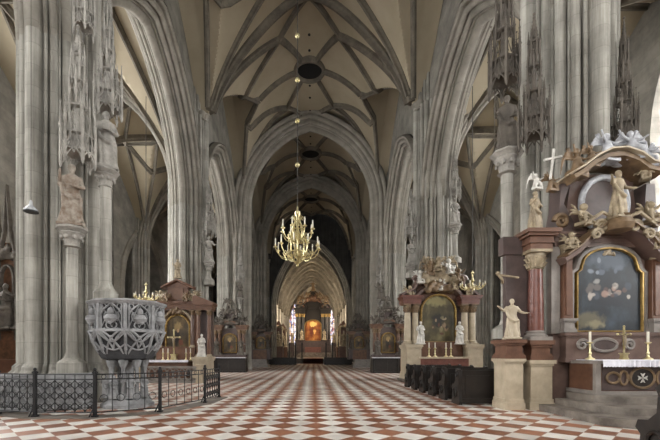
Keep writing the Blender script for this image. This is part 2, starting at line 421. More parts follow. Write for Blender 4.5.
for z0, s in ((0,1.25),):
    lv = [(0, 1.25), (.5, 1.25), (.56, 1.17), (.95, 1.17), (1.05, 1.09), (1.15, 1.09), (1.25, 1.0), (17.0, 1.0), (17.05, .8), (25.5, .8)]
    pier_m.rings([[(r * s * cos(a), r * s * sin(a), z) for r, a in PLAN] for z, s in lv])
pier_me = pier_m.mesh('pillar', 'pier', 40)
def capital_me(sgn):
    m = MB()
    for a in (0, -.32, .32, -.1, .1):
        aa = a if sgn > 0 else PI - a
        c = (1.06 * cos(aa), 1.06 * sin(aa), 16.75)
        R = .3 if abs(a) < .05 else .18
        m.lathe([(R * .85, 0), (R, .06), (R * .8, .12), (R * .95, .3), (R * 1.25, .42), (R * 1.25, .5), (R, .52)], c, 10)
    return m.mesh('capital', 'arch')
for side, fn, sg in (('left', pierL, 1), ('right', pierR, -1)):
    cme = capital_me(sg)
    for k in range(-1, 5):
        o = link('pillar', pier_me, None, fn(k)); o['kind'] = 'structure'
        if side == 'right' and k == 0: o.scale = (1.2, 1.2, 1)
        link('capital', cme, o)

# generic pointed arch: sweep of a moulding profile (n towards the opening, w across) between two points at height zs
def moulded_arch(A, B, zs, R, prof, seg=22, foot=None):
    A, B = Vector(A), Vector(B); b = (B - A).length / 2; u = (B - A).normalized(); w = Vector((-u.y, u.x, 0))
    m = MB()
    for sgn, O, d in ((1, A, u), (-1, B, -u)):
        rings = [] if foot is None else [[O + d * nn + Vector((0, 0, foot)) + w * q for nn, q in prof]]
        for i in range(seg + 1):
            ring = []
            for n, q in prof:
                r = R - n
                fm = math.acos(max(-1, min(1, (R - b) / r))) if r > 0 else 0
                f = fm * i / seg
                ring.append(O + d * (R - r * cos(f)) + Vector((0, 0, zs + r * sin(f))) + w * q)
            rings.append(ring)
        m.rings(rings, cap=False, close=False)
    return m
def arch_z(y, b, zs, R, n):
    r = R - n; x = min(abs(y), b)
    # distance from mid = x ; pier centre distance = b - x
    c = R - (b - x)
    return zs + math.sqrt(max(0, r * r - c * c)) if abs(c) < r else zs
def arch_wall(A, B, thick, z1, half, sill, top, seg=24, closed_bottom=False):
    """wall from A to B, opening of half width `half` centred, floor of opening `sill`, soffit top(s) for s in -half..half"""
    A, B = Vector(A), Vector(B); Lh = (B - A).length / 2; u = (B - A).normalized(); w = Vector((-u.y, u.x, 0)); C = (A + B) / 2
    m = MB(); xs = [-half + 2 * half * i / seg for i in range(seg + 1)]
    def pt(s, z, q): return C + u * s + w * q + Vector((0, 0, z))
    def slab(s0, s1, za0, za1, zb):
        q = thick / 2
        m.add([pt(s0, za0, -q), pt(s1, za1, -q), pt(s1, zb, -q), pt(s0, zb, -q), pt(s0, za0, q), pt(s1, za1, q), pt(s1, zb, q), pt(s0, zb, q)],
              [(0, 1, 2, 3), (7, 6, 5, 4), (0, 4, 5, 1)])
    slab(-Lh, -half, 0, 0, z1); slab(half, Lh, 0, 0, z1)
    for a, b_ in zip(xs, xs[1:]): slab(a, b_, top(a), top(b_), z1)
    q = thick / 2
    for s in (-half, half):
        m.add([pt(s, sill, -q), pt(s, top(s), -q), pt(s, top(s), q), pt(s, sill, q)], [(0, 1, 2, 3)])
    if sill > 0:
        m.add([pt(-half, 0, -q), pt(half, 0, -q), pt(half, sill, -q), pt(-half, sill, -q), pt(-half, 0, q), pt(half, 0, q), pt(half, sill, q), pt(-half, sill, q)], [(0, 1, 2, 3), (7, 6, 5, 4), (2, 6, 7, 3)])
    return m
def ptop(half, zs, za, p=.55):
    return lambda s: zs + (za - zs) * max(0, 1 - abs(s) / half) ** p

# --- arcades
ZS, RA = 11.0, 8.23
n = 1
for fn in (pierL, pierR):
    for k in range(-1, 4):
        A, B = fn(k), fn(k + 1)
        struct('trim_%d' % n, moulded_arch(A, B, ZS, RA, HALF), 'arch', smooth=40)
        bb = (B - A).length / 2; m = arch_wall(A, B, 1.1, 25.5, bb - .3, 0, lambda s: arch_z(s, bb, ZS, RA, .25))
        struct('wall_' + ('left' if fn is pierL else 'right') + '_arcade', m, 'wall'); n += 1
# --- thick nave arches at the third and fourth pairs
for k in (2, 3):
    struct('trim_%d' % n, moulded_arch(pierL(k), pierR(k), ZC - 1.2, 9.8, [(a * 1.6, b * 1.1) for a, b in HALF], 30, 0), 'arch', smooth=40); n += 1
# --- nave vault
def sst(t): t = max(0, min(1, t)); return t * t * (3 - 2 * t)
def vz(k, x, v):
    t = min(1, (math.sqrt(x * x + 3.2) - 3.2 ** .5) / (math.sqrt(6.55 ** 2 + 3.2) - 1.79))
    a = 7.7 * (1 - t) ** .66; b = 7.6 * (1 - t ** 2.1) ** .56
    s = 0 if k < 1 else (sst((v + 6.3) / 12.6) if k == 1 else 1)
    P = a * (1 - s) + b * s
    Q = 6.6 * max(0, 1 - abs(v) / 6.3) ** .6 - .6 * max(0, 6.5 - abs(x))
    return ZC + max(P, Q)
def sweep_rib(pts, w, d):
    """pts in 3D along a straight plan line; section hangs below"""
    pts = [Vector(p) for p in pts]; h = Vector((pts[-1].x - pts[0].x, pts[-1].y - pts[0].y, 0)).normalized(); S = Vector((-h.y, h.x, 0)); rings = []
    for i, p in enumerate(pts):
        t = (pts[min(i + 1, len(pts) - 1)] - pts[max(i - 1, 0)]).normalized(); U = S.cross(t)
        if U.z < 0: U = -U
        rings.append([p + S * a + U * b for a, b in ((-w, .2), (-w, -d * .35), (-w * .45, -d * .55), (-w * .35, -d), (w * .35, -d), (w * .45, -d * .55), (w, -d * .35), (w, .2))])
    m = MB(); m.rings(rings); return m
def rib_on(fz, fxy, a, b, w=.17, d=.36, seg=14):
    pts = []
    for i in range(seg + 1):
        t = i / seg; x = a[0] + (b[0] - a[0]) * t; v = a[1] + (b[1] - a[1]) * t
        xy = fxy(x, v); pts.append((xy[0], xy[1], fz(x, v)))
    return sweep_rib(pts, w, d)
ci = 0
for k in range(-1, 4):
    fx = lambda x, v, k=k: nave(k, x, v)
    fz = lambda x, v, k=k: vz(k, x, v)
    m = MB(); nx, ny = 150, 90
    xs = [-7.5 + 15 * i / nx for i in range(nx + 1)]; ys = [-6.3 + 12.6 * j / ny for j in range(ny + 1)]
    m.add([(*fx(x, v), fz(x, v)) for v in ys for x in xs], [(j * (nx + 1) + i, j * (nx + 1) + i + 1, (j + 1) * (nx + 1) + i + 1, (j + 1) * (nx + 1) + i) for j in range(ny) for i in range(nx)])
    ceil = struct('ceiling', m, 'web', smooth=25)
    rb = MB()
    for sx in (-1, 1):
        for sv in (-1, 1):
            rb.merge(rib_on(fz, fx, (6.4 * sx, 6.2 * sv), (2.1 * sx, 4.2 * sv)))
            rb.merge(rib_on(fz, fx, (2.1 * sx, 4.2 * sv), (.6 * sx, 1.0 * sv)))
            rb.merge(rib_on(fz, fx, (2.1 * sx, 4.2 * sv), (0, 6.3 * sv)))
            rb.merge(rib_on(fz, fx, (4.2 * sx, 0), (5.5 * sx, 2 * sv)))
            rb.merge(rib_on(fz, fx, (5.5 * sx, 2 * sv), (2.1 * sx, 4.2 * sv)))
            rb.merge(rib_on(fz, fx, (5.5 * sx, 2 * sv), (6.6 * sx, 6.2 * sv)))
        rb.merge(rib_on(fz, fx, (1.15 * sx, 0), (4.2 * sx, 0)))
    part('vault_ribs', rb, 'rib', ceil)
    if k < 2:
        tr = MB()
        for sx in (-1, 1): tr.merge(rib_on(fz, fx, (6.5 * sx, 6.3), (0, 6.3), .22, .45, 26))
        part('transverse_rib', tr, 'rib', ceil)
    cx, cy = fx(0, 0); zr = ZC + 7.7
    o = MB(); o.lathe([(1.0, .3), (1.0, -.2), (1.06, -.36), (1.2, -.36), (1.3, -.2), (1.32, .3)], (cx, cy, zr - .1), 32); part('oculus_ring', o, 'rib', ceil)
    o = MB(); o.lathe([(1.02, 0), (1.02, .15)], (cx, cy, zr - .2), 32); part('oculus_dark_disc', o, 'black', ceil)  # black disc put in for the dark of the open oculus
    for dy in (-3.2, -1.8, 1.9, 3.4, 5.2):
        x, y = fx(0, dy); o = MB(); o.lathe([(.09, -.02), (.09, .1)], (x, y, fz(0, dy) - .04), 10); part('rope_hole', o, 'black', ceil)  # black discs stand in for the dark inside small open holes

# --- aisles
def aisle(side):
    fn = pierL if side < 0 else pierR
    px0 = fn(1).x; wx = px0 + side * 9.2; c = (px0 + wx) / 2; half = 3.9
    name = 'left' if side < 0 else 'right'
    global n
    for k in range(-1, 5):
        A = fn(k); B = Vector((wx, A.y, 0))
        struct('trim_%d' % n, moulded_arch(A, B, 12.0, 9.0, [(a * .92, b * .8) for a, b in HALF], 18), 'arch', smooth=40); n += 1
        # wall respond
        rm = MB(); rm.rings([[(wx + r * .92 * cos(a), A.y + r * .8 * sin(a), z) for r, a in PLAN[::2]] for z in (0, 20)]); struct('pillar', rm, 'pier', smooth=40)
        if k == 4: continue
        yc = A.y + L / 2
        fx = lambda x, v: (c + x, yc + v)
        def fz(x, v):
            t = min(1, abs(x) / half)
            P = 6.7 * (1 - t) ** .58; Q = 6.3 * max(0, 1 - abs(v) / 6.3) ** .55
            return 12.8 + max(P, Q)
        m = MB(); nx, ny = 44, 40
        xs = [-4.6 + 9.2 * i / nx for i in range(nx + 1)]; ys = [-6.3 + 12.6 * j / ny for j in range(ny + 1)]
        m.add([(*fx(x, v), fz(x, v)) for v in ys for x in xs], [(j * (nx + 1) + i, j * (nx + 1) + i + 1, (j + 1) * (nx + 1) + i + 1, (j + 1) * (nx + 1) + i) for j in range(ny) for i in range(nx)])
        ceil = struct('ceiling', m, 'web', smooth=25)
        rb = MB()
        for sx in (-1, 1):
            for sv in (-1, 1):
                rb.merge(rib_on(fz, fx, (3.8 * sx, 6.2 * sv), (1.4 * sx, 2.6 * sv), .14, .32))
                rb.merge(rib_on(fz, fx, (1.4 * sx, 2.6 * sv), (0, 0), .14, .32))
                rb.merge(rib_on(fz, fx, (1.4 * sx, 2.6 * sv), (0, 4.6 * sv), .14, .32))
                rb.merge(rib_on(fz, fx, (1.4 * sx, 2.6 * sv), (2.6 * sx, 0), .14, .32))
                rb.merge(rib_on(fz, fx, (3.8 * sx, 6.2 * sv), (2.6 * sx, 0), .14, .32))
                rb.merge(rib_on(fz, fx, (3.8 * sx, 6.2 * sv), (0, 4.6 * sv), .14, .32))
        rb.merge(rib_on(fz, fx, (0, -6.3), (0, 6.3), .14, .32)); rb.merge(rib_on(fz, fx, (-4.5, 0), (4.5, 0), .14, .32, 30))
        part('vault_ribs', rb, 'rib', ceil)
    return wx
WLX = aisle(-1); WRX = aisle(1)

# --- outer walls with windows; one bay on each side opens into a dark chapel
WN = [1]
def window(x, y, side, half, sill, zs, za, mat='pane', mull=3, parent=None):
    nm = 'window_%d' % WN[0]; WN[0] += 1
    tp = ptop(half, zs, za)
    poly = [(-half, sill), (half, sill)] + [(half - 2 * half * i / 16, tp(half - 2 * half * i / 16)) for i in range(17)]
    m = MB(); m.prismx([(y + a, b) for a, b in poly], x - .03, x + .03)
    w = struct(nm, m, mat)
    fm = MB(); xi = x - side * .12
    for i in range(1, mull + 1):
        s = -half + 2 * half * i / (mull + 1); fm.box(xi - .07, xi + .07, y + s - .08, y + s + .08, sill, tp(s) - .02)
    for i in range(1, 7):
        zz = sill + (zs - sill) * i / 6; fm.box(xi - .05, xi + .05, y - half, y + half, zz - .04, zz + .04)
    # tracery rings in the head
    for s in (-half * .45, half * .45):
        fm.tube([(xi, y + s + half * .36 * cos(a), zs + .3 + half * .36 * sin(a)) for a in [2 * PI * i / 16 for i in range(16)]], .07, 5, True)
    fm.tube([(xi, y + half * .38 * cos(a), zs + half * .75 + .35 + half * .38 * sin(a)) for a in [2 * PI * i / 16 for i in range(16)]], .07, 5, True)
    part('window_tracery', fm, 'wall', w)
    return w
def outer(side, wx, bays):
    x = wx + side * .6; nm = 'wall_' + ('left' if side < 0 else 'right')
    for y0, y1, kind in bays:
        yc = (y0 + y1) / 2
        if kind == 'win':
            half, sill, zs, za = (1.4 if side > 0 and 10 < y0 < 12 else 2.35), 4.2, 12.5, 17
            struct(nm, arch_wall((x, y0, 0), (x, y1, 0), 1.2, 21, half, sill, ptop(half, zs, za)), 'wall')
            window(x + side * .3, yc, side, half, sill, zs, za)
        elif kind == 'dark':
            half, zs, za = 4.2, 8.5, 14.1
            struct(nm, arch_wall((x, y0, 0), (x, y1, 0), 1.6, 21, half, 0, ptop(half, zs, za, .5)), 'wall')
            for q in range(3):
                hh = half + .15 + .3 * q; pts = []
                tp = ptop(hh, zs, za + .35 * q + .2, .5)
                pts = [(x - side * (.78 - .1 * q), yc - hh, z) for z in (0, 4)] + [(x - side * (.78 + .05 * q), yc - hh + 2 * hh * i / 24, tp(-hh + 2 * hh * i / 24)) for i in range(25)] + [(x - side * .78, yc + hh, z) for z in (4, 0)]
                tb = MB(); tb.tube(pts, .14, 7); global n
                struct('trim_%d' % n, tb, 'arch'); n += 1
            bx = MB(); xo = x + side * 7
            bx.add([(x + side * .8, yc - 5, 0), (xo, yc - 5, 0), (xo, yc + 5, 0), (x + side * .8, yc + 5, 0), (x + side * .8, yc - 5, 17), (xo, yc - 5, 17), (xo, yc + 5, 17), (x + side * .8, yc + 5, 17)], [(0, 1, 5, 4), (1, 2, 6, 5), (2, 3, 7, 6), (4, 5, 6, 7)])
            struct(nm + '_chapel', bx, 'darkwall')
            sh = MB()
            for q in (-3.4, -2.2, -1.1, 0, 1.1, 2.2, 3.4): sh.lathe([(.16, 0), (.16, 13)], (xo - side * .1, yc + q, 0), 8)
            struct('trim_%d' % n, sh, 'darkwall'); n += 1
        else:
            m = MB(); m.box(x - .6, x + .6, y0, y1, 0, 21); struct(nm, m, 'wall')
outer(-1, WLX, [(-4, 12.2, 'win'), (12.2, 24.8, 'win'), (24.8, 32.5, 'win'), (32.5, 44.7, 'dark'), (44.7, 66, 'solid')])
outer(1, WRX, [(-4, 11.15, 'win'), (11.15, 23.75, 'win'), (23.75, 30, 'win'), (30, 42.2, 'dark'), (42.2, 66, 'solid')])

# --- unseen west wall behind the viewer, its glowing window added as soft front light
WY = -4.5
struct('wall_west', arch_wall((-18.6, WY, 0), (18.6, WY, 0), 1.0, 26, 5.5, 3.2, ptop(5.5, 14, 21)), 'wall')
m = MB(); tp = ptop(5.5, 14, 21)
m.prism([(-5.5, 3.2), (5.5, 3.2)] + [(5.5 - 11 * i / 16, tp(5.5 - 11 * i / 16)) for i in range(17)], WY - .3, WY - .24)
w = struct('window_%d' % WN[0], m, 'fill_west'); WN[0] += 1
fm = MB()
for i in range(1, 6): fm.box(-5.5 + 11 * i / 6 - .1, -5.5 + 11 * i / 6 + .1, WY - .2, WY, 3.2, tp(-5.5 + 11 * i / 6))
for i in range(6): fm.box(-5.5, 5.5, WY - .15, WY - .05, 3.2 + 2 * i - .05, 3.2 + 2 * i + .05)
part('window_tracery', fm, 'wall', w)

# --- floor
m = MB(); m.add([(-20, -6, 0), (20, -6, 0), (20, 64, 0), (-20, 64, 0)], [(0, 1, 2, 3)]); struct('floor', m, 'floor', smooth=0)

# --- choir
CY, CE, CH = 63.0, 96.0, 6.75
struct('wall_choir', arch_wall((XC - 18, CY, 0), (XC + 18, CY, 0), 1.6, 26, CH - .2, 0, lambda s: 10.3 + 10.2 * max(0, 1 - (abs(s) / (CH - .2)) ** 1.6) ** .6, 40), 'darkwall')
m = MB()
for q in range(3):
    hh = CH - .25 - .28 * q; tp = lambda s, hh=hh, q=q: 10.3 + (10.05 - .35 * q) * max(0, 1 - (abs(s) / hh) ** 1.6) ** .6
    m.tube([(XC - hh, CY - .85 + .25 * q, 0), (XC - hh, CY - .85 + .25 * q, 6)] + [(XC - hh + 2 * hh * i / 40, CY - .85 + .25 * q, tp(-hh + 2 * hh * i / 40)) for i in range(41)] + [(XC + hh, CY - .85 + .25 * q, 6), (XC + hh, CY - .85 + .25 * q, 0)], .17, 8)
struct('trim_%d' % n, m, 'arch'); n += 1
def chz(x): return 10.3 + 9.9 * max(0, 1 - (abs(x) / CH) ** 1.6) ** .6
m = MB(); nx = 60
xs = [-CH + 2 * CH * i / nx for i in range(nx + 1)]
def chv(x, v):
    Q = 8.2 * max(0, 1 - abs(v) / 3.3) ** .6
    return max(chz(x), 10.3 + Q)
ys = [CY + .8 + 33 * j / 100 for j in range(101)]
def chq(x, y):
    v = ((y - CY - .8) % 6.6) - 3.3
    return chv(x, v)
m.add([(XC + x, y, chq(x, y)) for y in ys for x in xs], [(j * (nx + 1) + i, j * (nx + 1) + i + 1, (j + 1) * (nx + 1) + i + 1, (j + 1) * (nx + 1) + i) for j in range(100) for i in range(nx)])
ceil = struct('ceiling', m, 'web', smooth=25)
rb = MB()
for j in range(6):
    yy = CY + .8 + 6.6 * j
    pts = [(XC - CH + .05 + (2 * CH - .1) * i / 40, yy, chz(-CH + .05 + (2 * CH - .1) * i / 40)) for i in range(41)]
    rb.merge(sweep_rib(pts, .5, 1.1))
    if j < 5:
        for sx in (-1, 1):
            for a, b in (((6.6 * sx, 0), (0, 3.3)), ((6.6 * sx, 6.6), (0, 3.3))):
                rb.merge(rib_on(lambda x, v: chq(x, CY + .8 + v + 6.6 * j), lambda x, v: (XC + x, CY + .8 + v + 6.6 * j), a, b, .18, .45, 20))
part('vault_ribs', rb, 'rib', ceil)
for side in (-1, 1):
    x = XC + side * (CH + .5)
    nm = 'wall_choir_' + ('left' if side < 0 else 'right')
    for j in range(5):
        y0 = CY + .8 + 6.6 * j; yc = y0 + 3.3
        struct(nm, arch_wall((x, y0, 0), (x, y0 + 6.6, 0), 1.0, 20.5, 1.7, 6.5, ptop(1.7, 12.5, 16)), 'arch')
        window(x + side * .45, yc, side, 1.7, 6.5, 12.5, 16, 'fill_choir', 2)  # glowing side windows, hidden by their reveals, added to light the choir
        sh = MB(); sh.lathe([(.28, 0), (.28, 11)], (XC + side * (CH - .05), y0, 0), 10); [sh.lathe([(.15, 0), (.15, 11)], (XC + side * (CH), y0 + q, 0), 8) for q in (-.4, .4)]
        struct('trim_%d' % n, sh, 'arch'); n += 1
# apse: five facets on a half decagon-like plan
AP = [(-CH - .1, CE), (-3.4, CE + 5.2), (3.4, CE + 5.2), (CH + .1, CE)]
AP = [(XC + a, b) for a, b in AP]
apx = (XC, CE - 1.0, 20.0)
m = MB(); rbm = MB()
for (a, b), (c, d) in zip(AP, AP[1:]):
    wl = math.hypot(c - a, d - b) / 2; hf = min(1.7, wl * .72)
    struct('wall_apse', arch_wall((a, b, 0), (c, d, 0), .8, 19, hf, 4.2, ptop(hf, 13.5, 17.2)), 'arch')
    u = Vector((c - a, d - b, 0)).normalized(); w = Vector((-u.y, u.x, 0)); C = Vector(((a + c) / 2, (b + d) / 2, 0))
    if w.y < 0: w = -w
    tp = ptop(hf, 13.5, 17.2)
    g = MB(); pl = [(-hf, 4.2), (hf, 4.2)] + [(hf - 2 * hf * i / 12, tp(hf - 2 * hf * i / 12)) for i in range(13)]
    k = len(pl); g.add([C + u * s + w * .1 + Vector((0, 0, z)) for s, z in pl] + [C + u * s + w * .16 + Vector((0, 0, z)) for s, z in pl], [tuple(range(k)), tuple(range(2 * k - 1, k - 1, -1))] + [(i, k + i, k + (i + 1) % k, (i + 1) % k) for i in range(k)])
    gw = struct('window_%d' % WN[0], g, 'stained'); WN[0] += 1
    fm = MB()
    for s in (-hf / 3, hf / 3): fm.tube([C + u * s + Vector((0, 0, 4.2)), C + u * s + Vector((0, 0, tp(s)))], .07, 6)
    for i in range(1, 9): fm.tube([C - u * hf + Vector((0, 0, 4.2 + 1.15 * i)), C + u * hf + Vector((0, 0, 4.2 + 1.15 * i))], .05, 5)
    part('window_tracery', fm, 'darkwall', gw)
    # vault web
    S = 12
    for i in range(S):
        for jj in range(S):
            def P(i, jj):
                s = i / S; t = jj / S
                bx = a + (c - a) * s; by = b + (d - b) * s
                hx = bx + (apx[0] - bx) * t; hy = by + (apx[1] - by) * t
                lun = 17.6 - 6.5 * abs(2 * s - 1) ** 1.7
                return (hx, hy, lun + (20.0 - lun) * (1 - (1 - t) ** 2))
            m.add([P(i, jj), P(i + 1, jj), P(i + 1, jj + 1), P(i, jj + 1)], [(0, 1, 2, 3)])
    rbm.merge(sweep_rib([(a + (apx[0] - a) * t, b + (apx[1] - b) * t, 11.1 + (20 - 11.1) * (1 - (1 - t) ** 2) ** .9) for t in [i / 14 for i in range(15)]], .2, .5))
    sh = MB(); sh.lathe([(.3, 0), (.3, 11.2)], (a, b, 0), 10); struct('trim_%d' % n, sh, 'arch'); n += 1
ceil = struct('ceiling', m, 'web', smooth=25); part('vault_ribs', rbm, 'arch', ceil)
# choir floor and steps
m = MB()
m.box(XC - 6.8, XC + 6.8, 66.5, 102, 0, .9)
struct('floor_choir', m, 'step')
m = MB()
for i in range(5): m.box(XC - 6.2, XC + 6.2, 64.6 + .38 * i, 66.5, .18 * i, .18 * (i + 1) - (.001 if i == 4 else 0))
struct('trim_%d' % n, m, 'step'); n += 1
# ================================================================== objects
def tubes(mb, pts, r, n=6): return mb.tube(pts, r, n)
def ellipse(cx, cz, rx, rz, y, n=24, a0=0, a1=2 * PI):
    return [(cx + rx * cos(a0 + (a1 - a0) * i / n), y, cz + rz * sin(a0 + (a1 - a0) * i / n)) for i in range(n + 1)]
def moulded_box(mb, x0, x1, y0, y1, z0, z1, e=.05, base=.12, top=.1):
    """pedestal with plinth and cornice"""
    mb.box(x0 - e, x1 + e, y0 - e, y1 + e, z0, z0 + base); mb.box(x0 - e * .5, x1 + e * .5, y0 - e * .5, y1 + e * .5, z0 + base, z0 + base * 1.5)
    mb.box(x0, x1, y0, y1, z0 + base * 1.5, z1 - top * 1.6)
    mb.box(x0 - e * .6, x1 + e * .6, y0 - e * .6, y1 + e * .6, z1 - top * 1.6, z1 - top); mb.box(x0 - e * 1.4, x1 + e * 1.4, y0 - e * 1.4, y1 + e * 1.4, z1 - top, z1)
def entab(mb, x0, x1, y0, y1, z0, z1, e=.12):
    h = z1 - z0
    mb.box(x0, x1, y0, y1, z0, z0 + h * .3); mb.box(x0 - e * .25, x1 + e * .25, y0 - e * .25, y1, z0 + h * .3, z0 + h * .38)
    mb.box(x0 - e * .1, x1 + e * .1, y0 - e * .1, y1, z0 + h * .38, z0 + h * .66); mb.box(x0 - e * .6, x1 + e * .6, y0 - e * .6, y1, z0 + h * .66, z0 + h * .8)
    mb.box(x0 - e, x1 + e, y0 - e, y1, z0 + h * .8, z1)
def column_parts(root, x, y, z0, z1, r, shaft, capm='cream', basem='marble_grey'):
    b = MB(); b.box(x - r * 1.5, x + r * 1.5, y - r * 1.5, y + r * 1.5, z0, z0 + r * .5); b.lathe([(r * 1.45, 0), (r * 1.5, r * .2), (r * 1.2, r * .45), (r * 1.3, r * .7), (r * 1.02, r * .9)], (x, y, z0 + r * .5), 16)
    part('column_base', b, basem, root)
    c = MB(); h = z1 - z0; c.lathe([(r, r * 1.3), (r * 1.02, h * .3), (r * .88, h - r * 2.6)], (x, y, z0), 20)
    part('column_shaft', c, shaft, root)
    k = MB(); zt = z1 - r * 2.6
    k.lathe([(r * .9, 0), (r * 1.05, r * .12), (r * .9, r * .25), (r * 1.0, r), (r * 1.35, r * 2.0), (r * 1.3, r * 2.2)], (x, y, zt), 12)
    for q in range(8):
        a = 2 * PI * q / 8
        for rr, zz in ((1.0, .3), (1.12, 1.0)):
            k.tube([(x + cos(a + rr) * r * .95, y + sin(a + rr) * r * .95, zt + r * zz), (x + cos(a + rr) * r * 1.2, y + sin(a + rr) * r * 1.2, zt + r * (zz + .6)), (x + cos(a + rr) * r * 1.45, y + sin(a + rr) * r * 1.45, zt + r * (zz + .55))], [r * .2, r * .2, r * .1], 5)
    k.box(x - r * 1.5, x + r * 1.5, y - r * 1.5, y + r * 1.5, zt + r * 2.2, z1)
    part('capital', k, capm, root)
def arch_poly(cx, half, z0, zs, rise, n=20):
    return [(cx - half, z0), (cx + half, z0)] + [(cx + half * cos(PI * i / n), zs + rise * sin(PI * i / n)) for i in range(n + 1)]
def swirl(mb, cx, cz, y, s, flip=1, r=.05):
    pts = []
    for i in range(26):
        a = i / 25 * 3.2 * PI; q = s * (1 - i / 25 * .82)
        pts.append((cx + flip * q * cos(a), y, cz + q * sin(a)))
    mb.tube(pts, [r * (1.2 - .6 * i / 25) for i in range(26)], 6)

# ------------------------------------------------------------------ candlesticks, crucifixes (made once, then copied)
def candlestick(name, h, label, loc, group=None, mat='brass'):
    t = thing(name, label, 'candlestick', (0, 0, 0), group); b = MB()
    b.lathe([(h * .16, 0), (h * .15, h * .03), (h * .06, h * .08), (h * .035, h * .16), (h * .06, h * .22), (h * .03, h * .3), (h * .04, h * .45), (h * .025, h * .55), (h * .1, h * .6), (h * .1, h * .62), (h * .03, h * .63)], (0, 0, 0), 12)
    part('stem', b, mat, t); c = MB(); c.lathe([(h * .04, h * .6), (h * .04, h)], (0, 0, 0), 8); part('candle', c, 'candle', t)
    t.location = loc; return t
def crucifix(label, loc, h, mat='brass', figm='cream'):
    t = thing('crucifix', label, 'crucifix', (0, 0, 0)); b = MB()
    moulded_box(b, -h * .08, h * .08, -h * .06, h * .06, 0, h * .2, h * .015, h * .04, h * .03); part('foot', b, mat, t)
    c = MB(); c.box(-h * .022, h * .022, -h * .02, h * .02, h * .2, h); c.box(-h * .2, h * .2, -h * .02, h * .02, h * .74, h * .785)
    for x, z in ((0, h), (-h * .2, h * .762), (h * .2, h * .762)): c.ball((x, 0, z), h * .035, 8, 6)
    part('cross', c, mat, t)
    g = MB(); g.tube([(0, -h * .035, h * .4), (0, -h * .05, h * .55), (0, -h * .045, h * .7)], [h * .02, h * .03, h * .04], 8); g.ball((0, -h * .06, h * .77), h * .032, 8, 6)
    for sx in (-1, 1): g.tube([(0, -h * .045, h * .7), (sx * h * .17, -h * .03, h * .77)], h * .013, 6)
    part('figure', g, figm, t); t.location = loc; return t

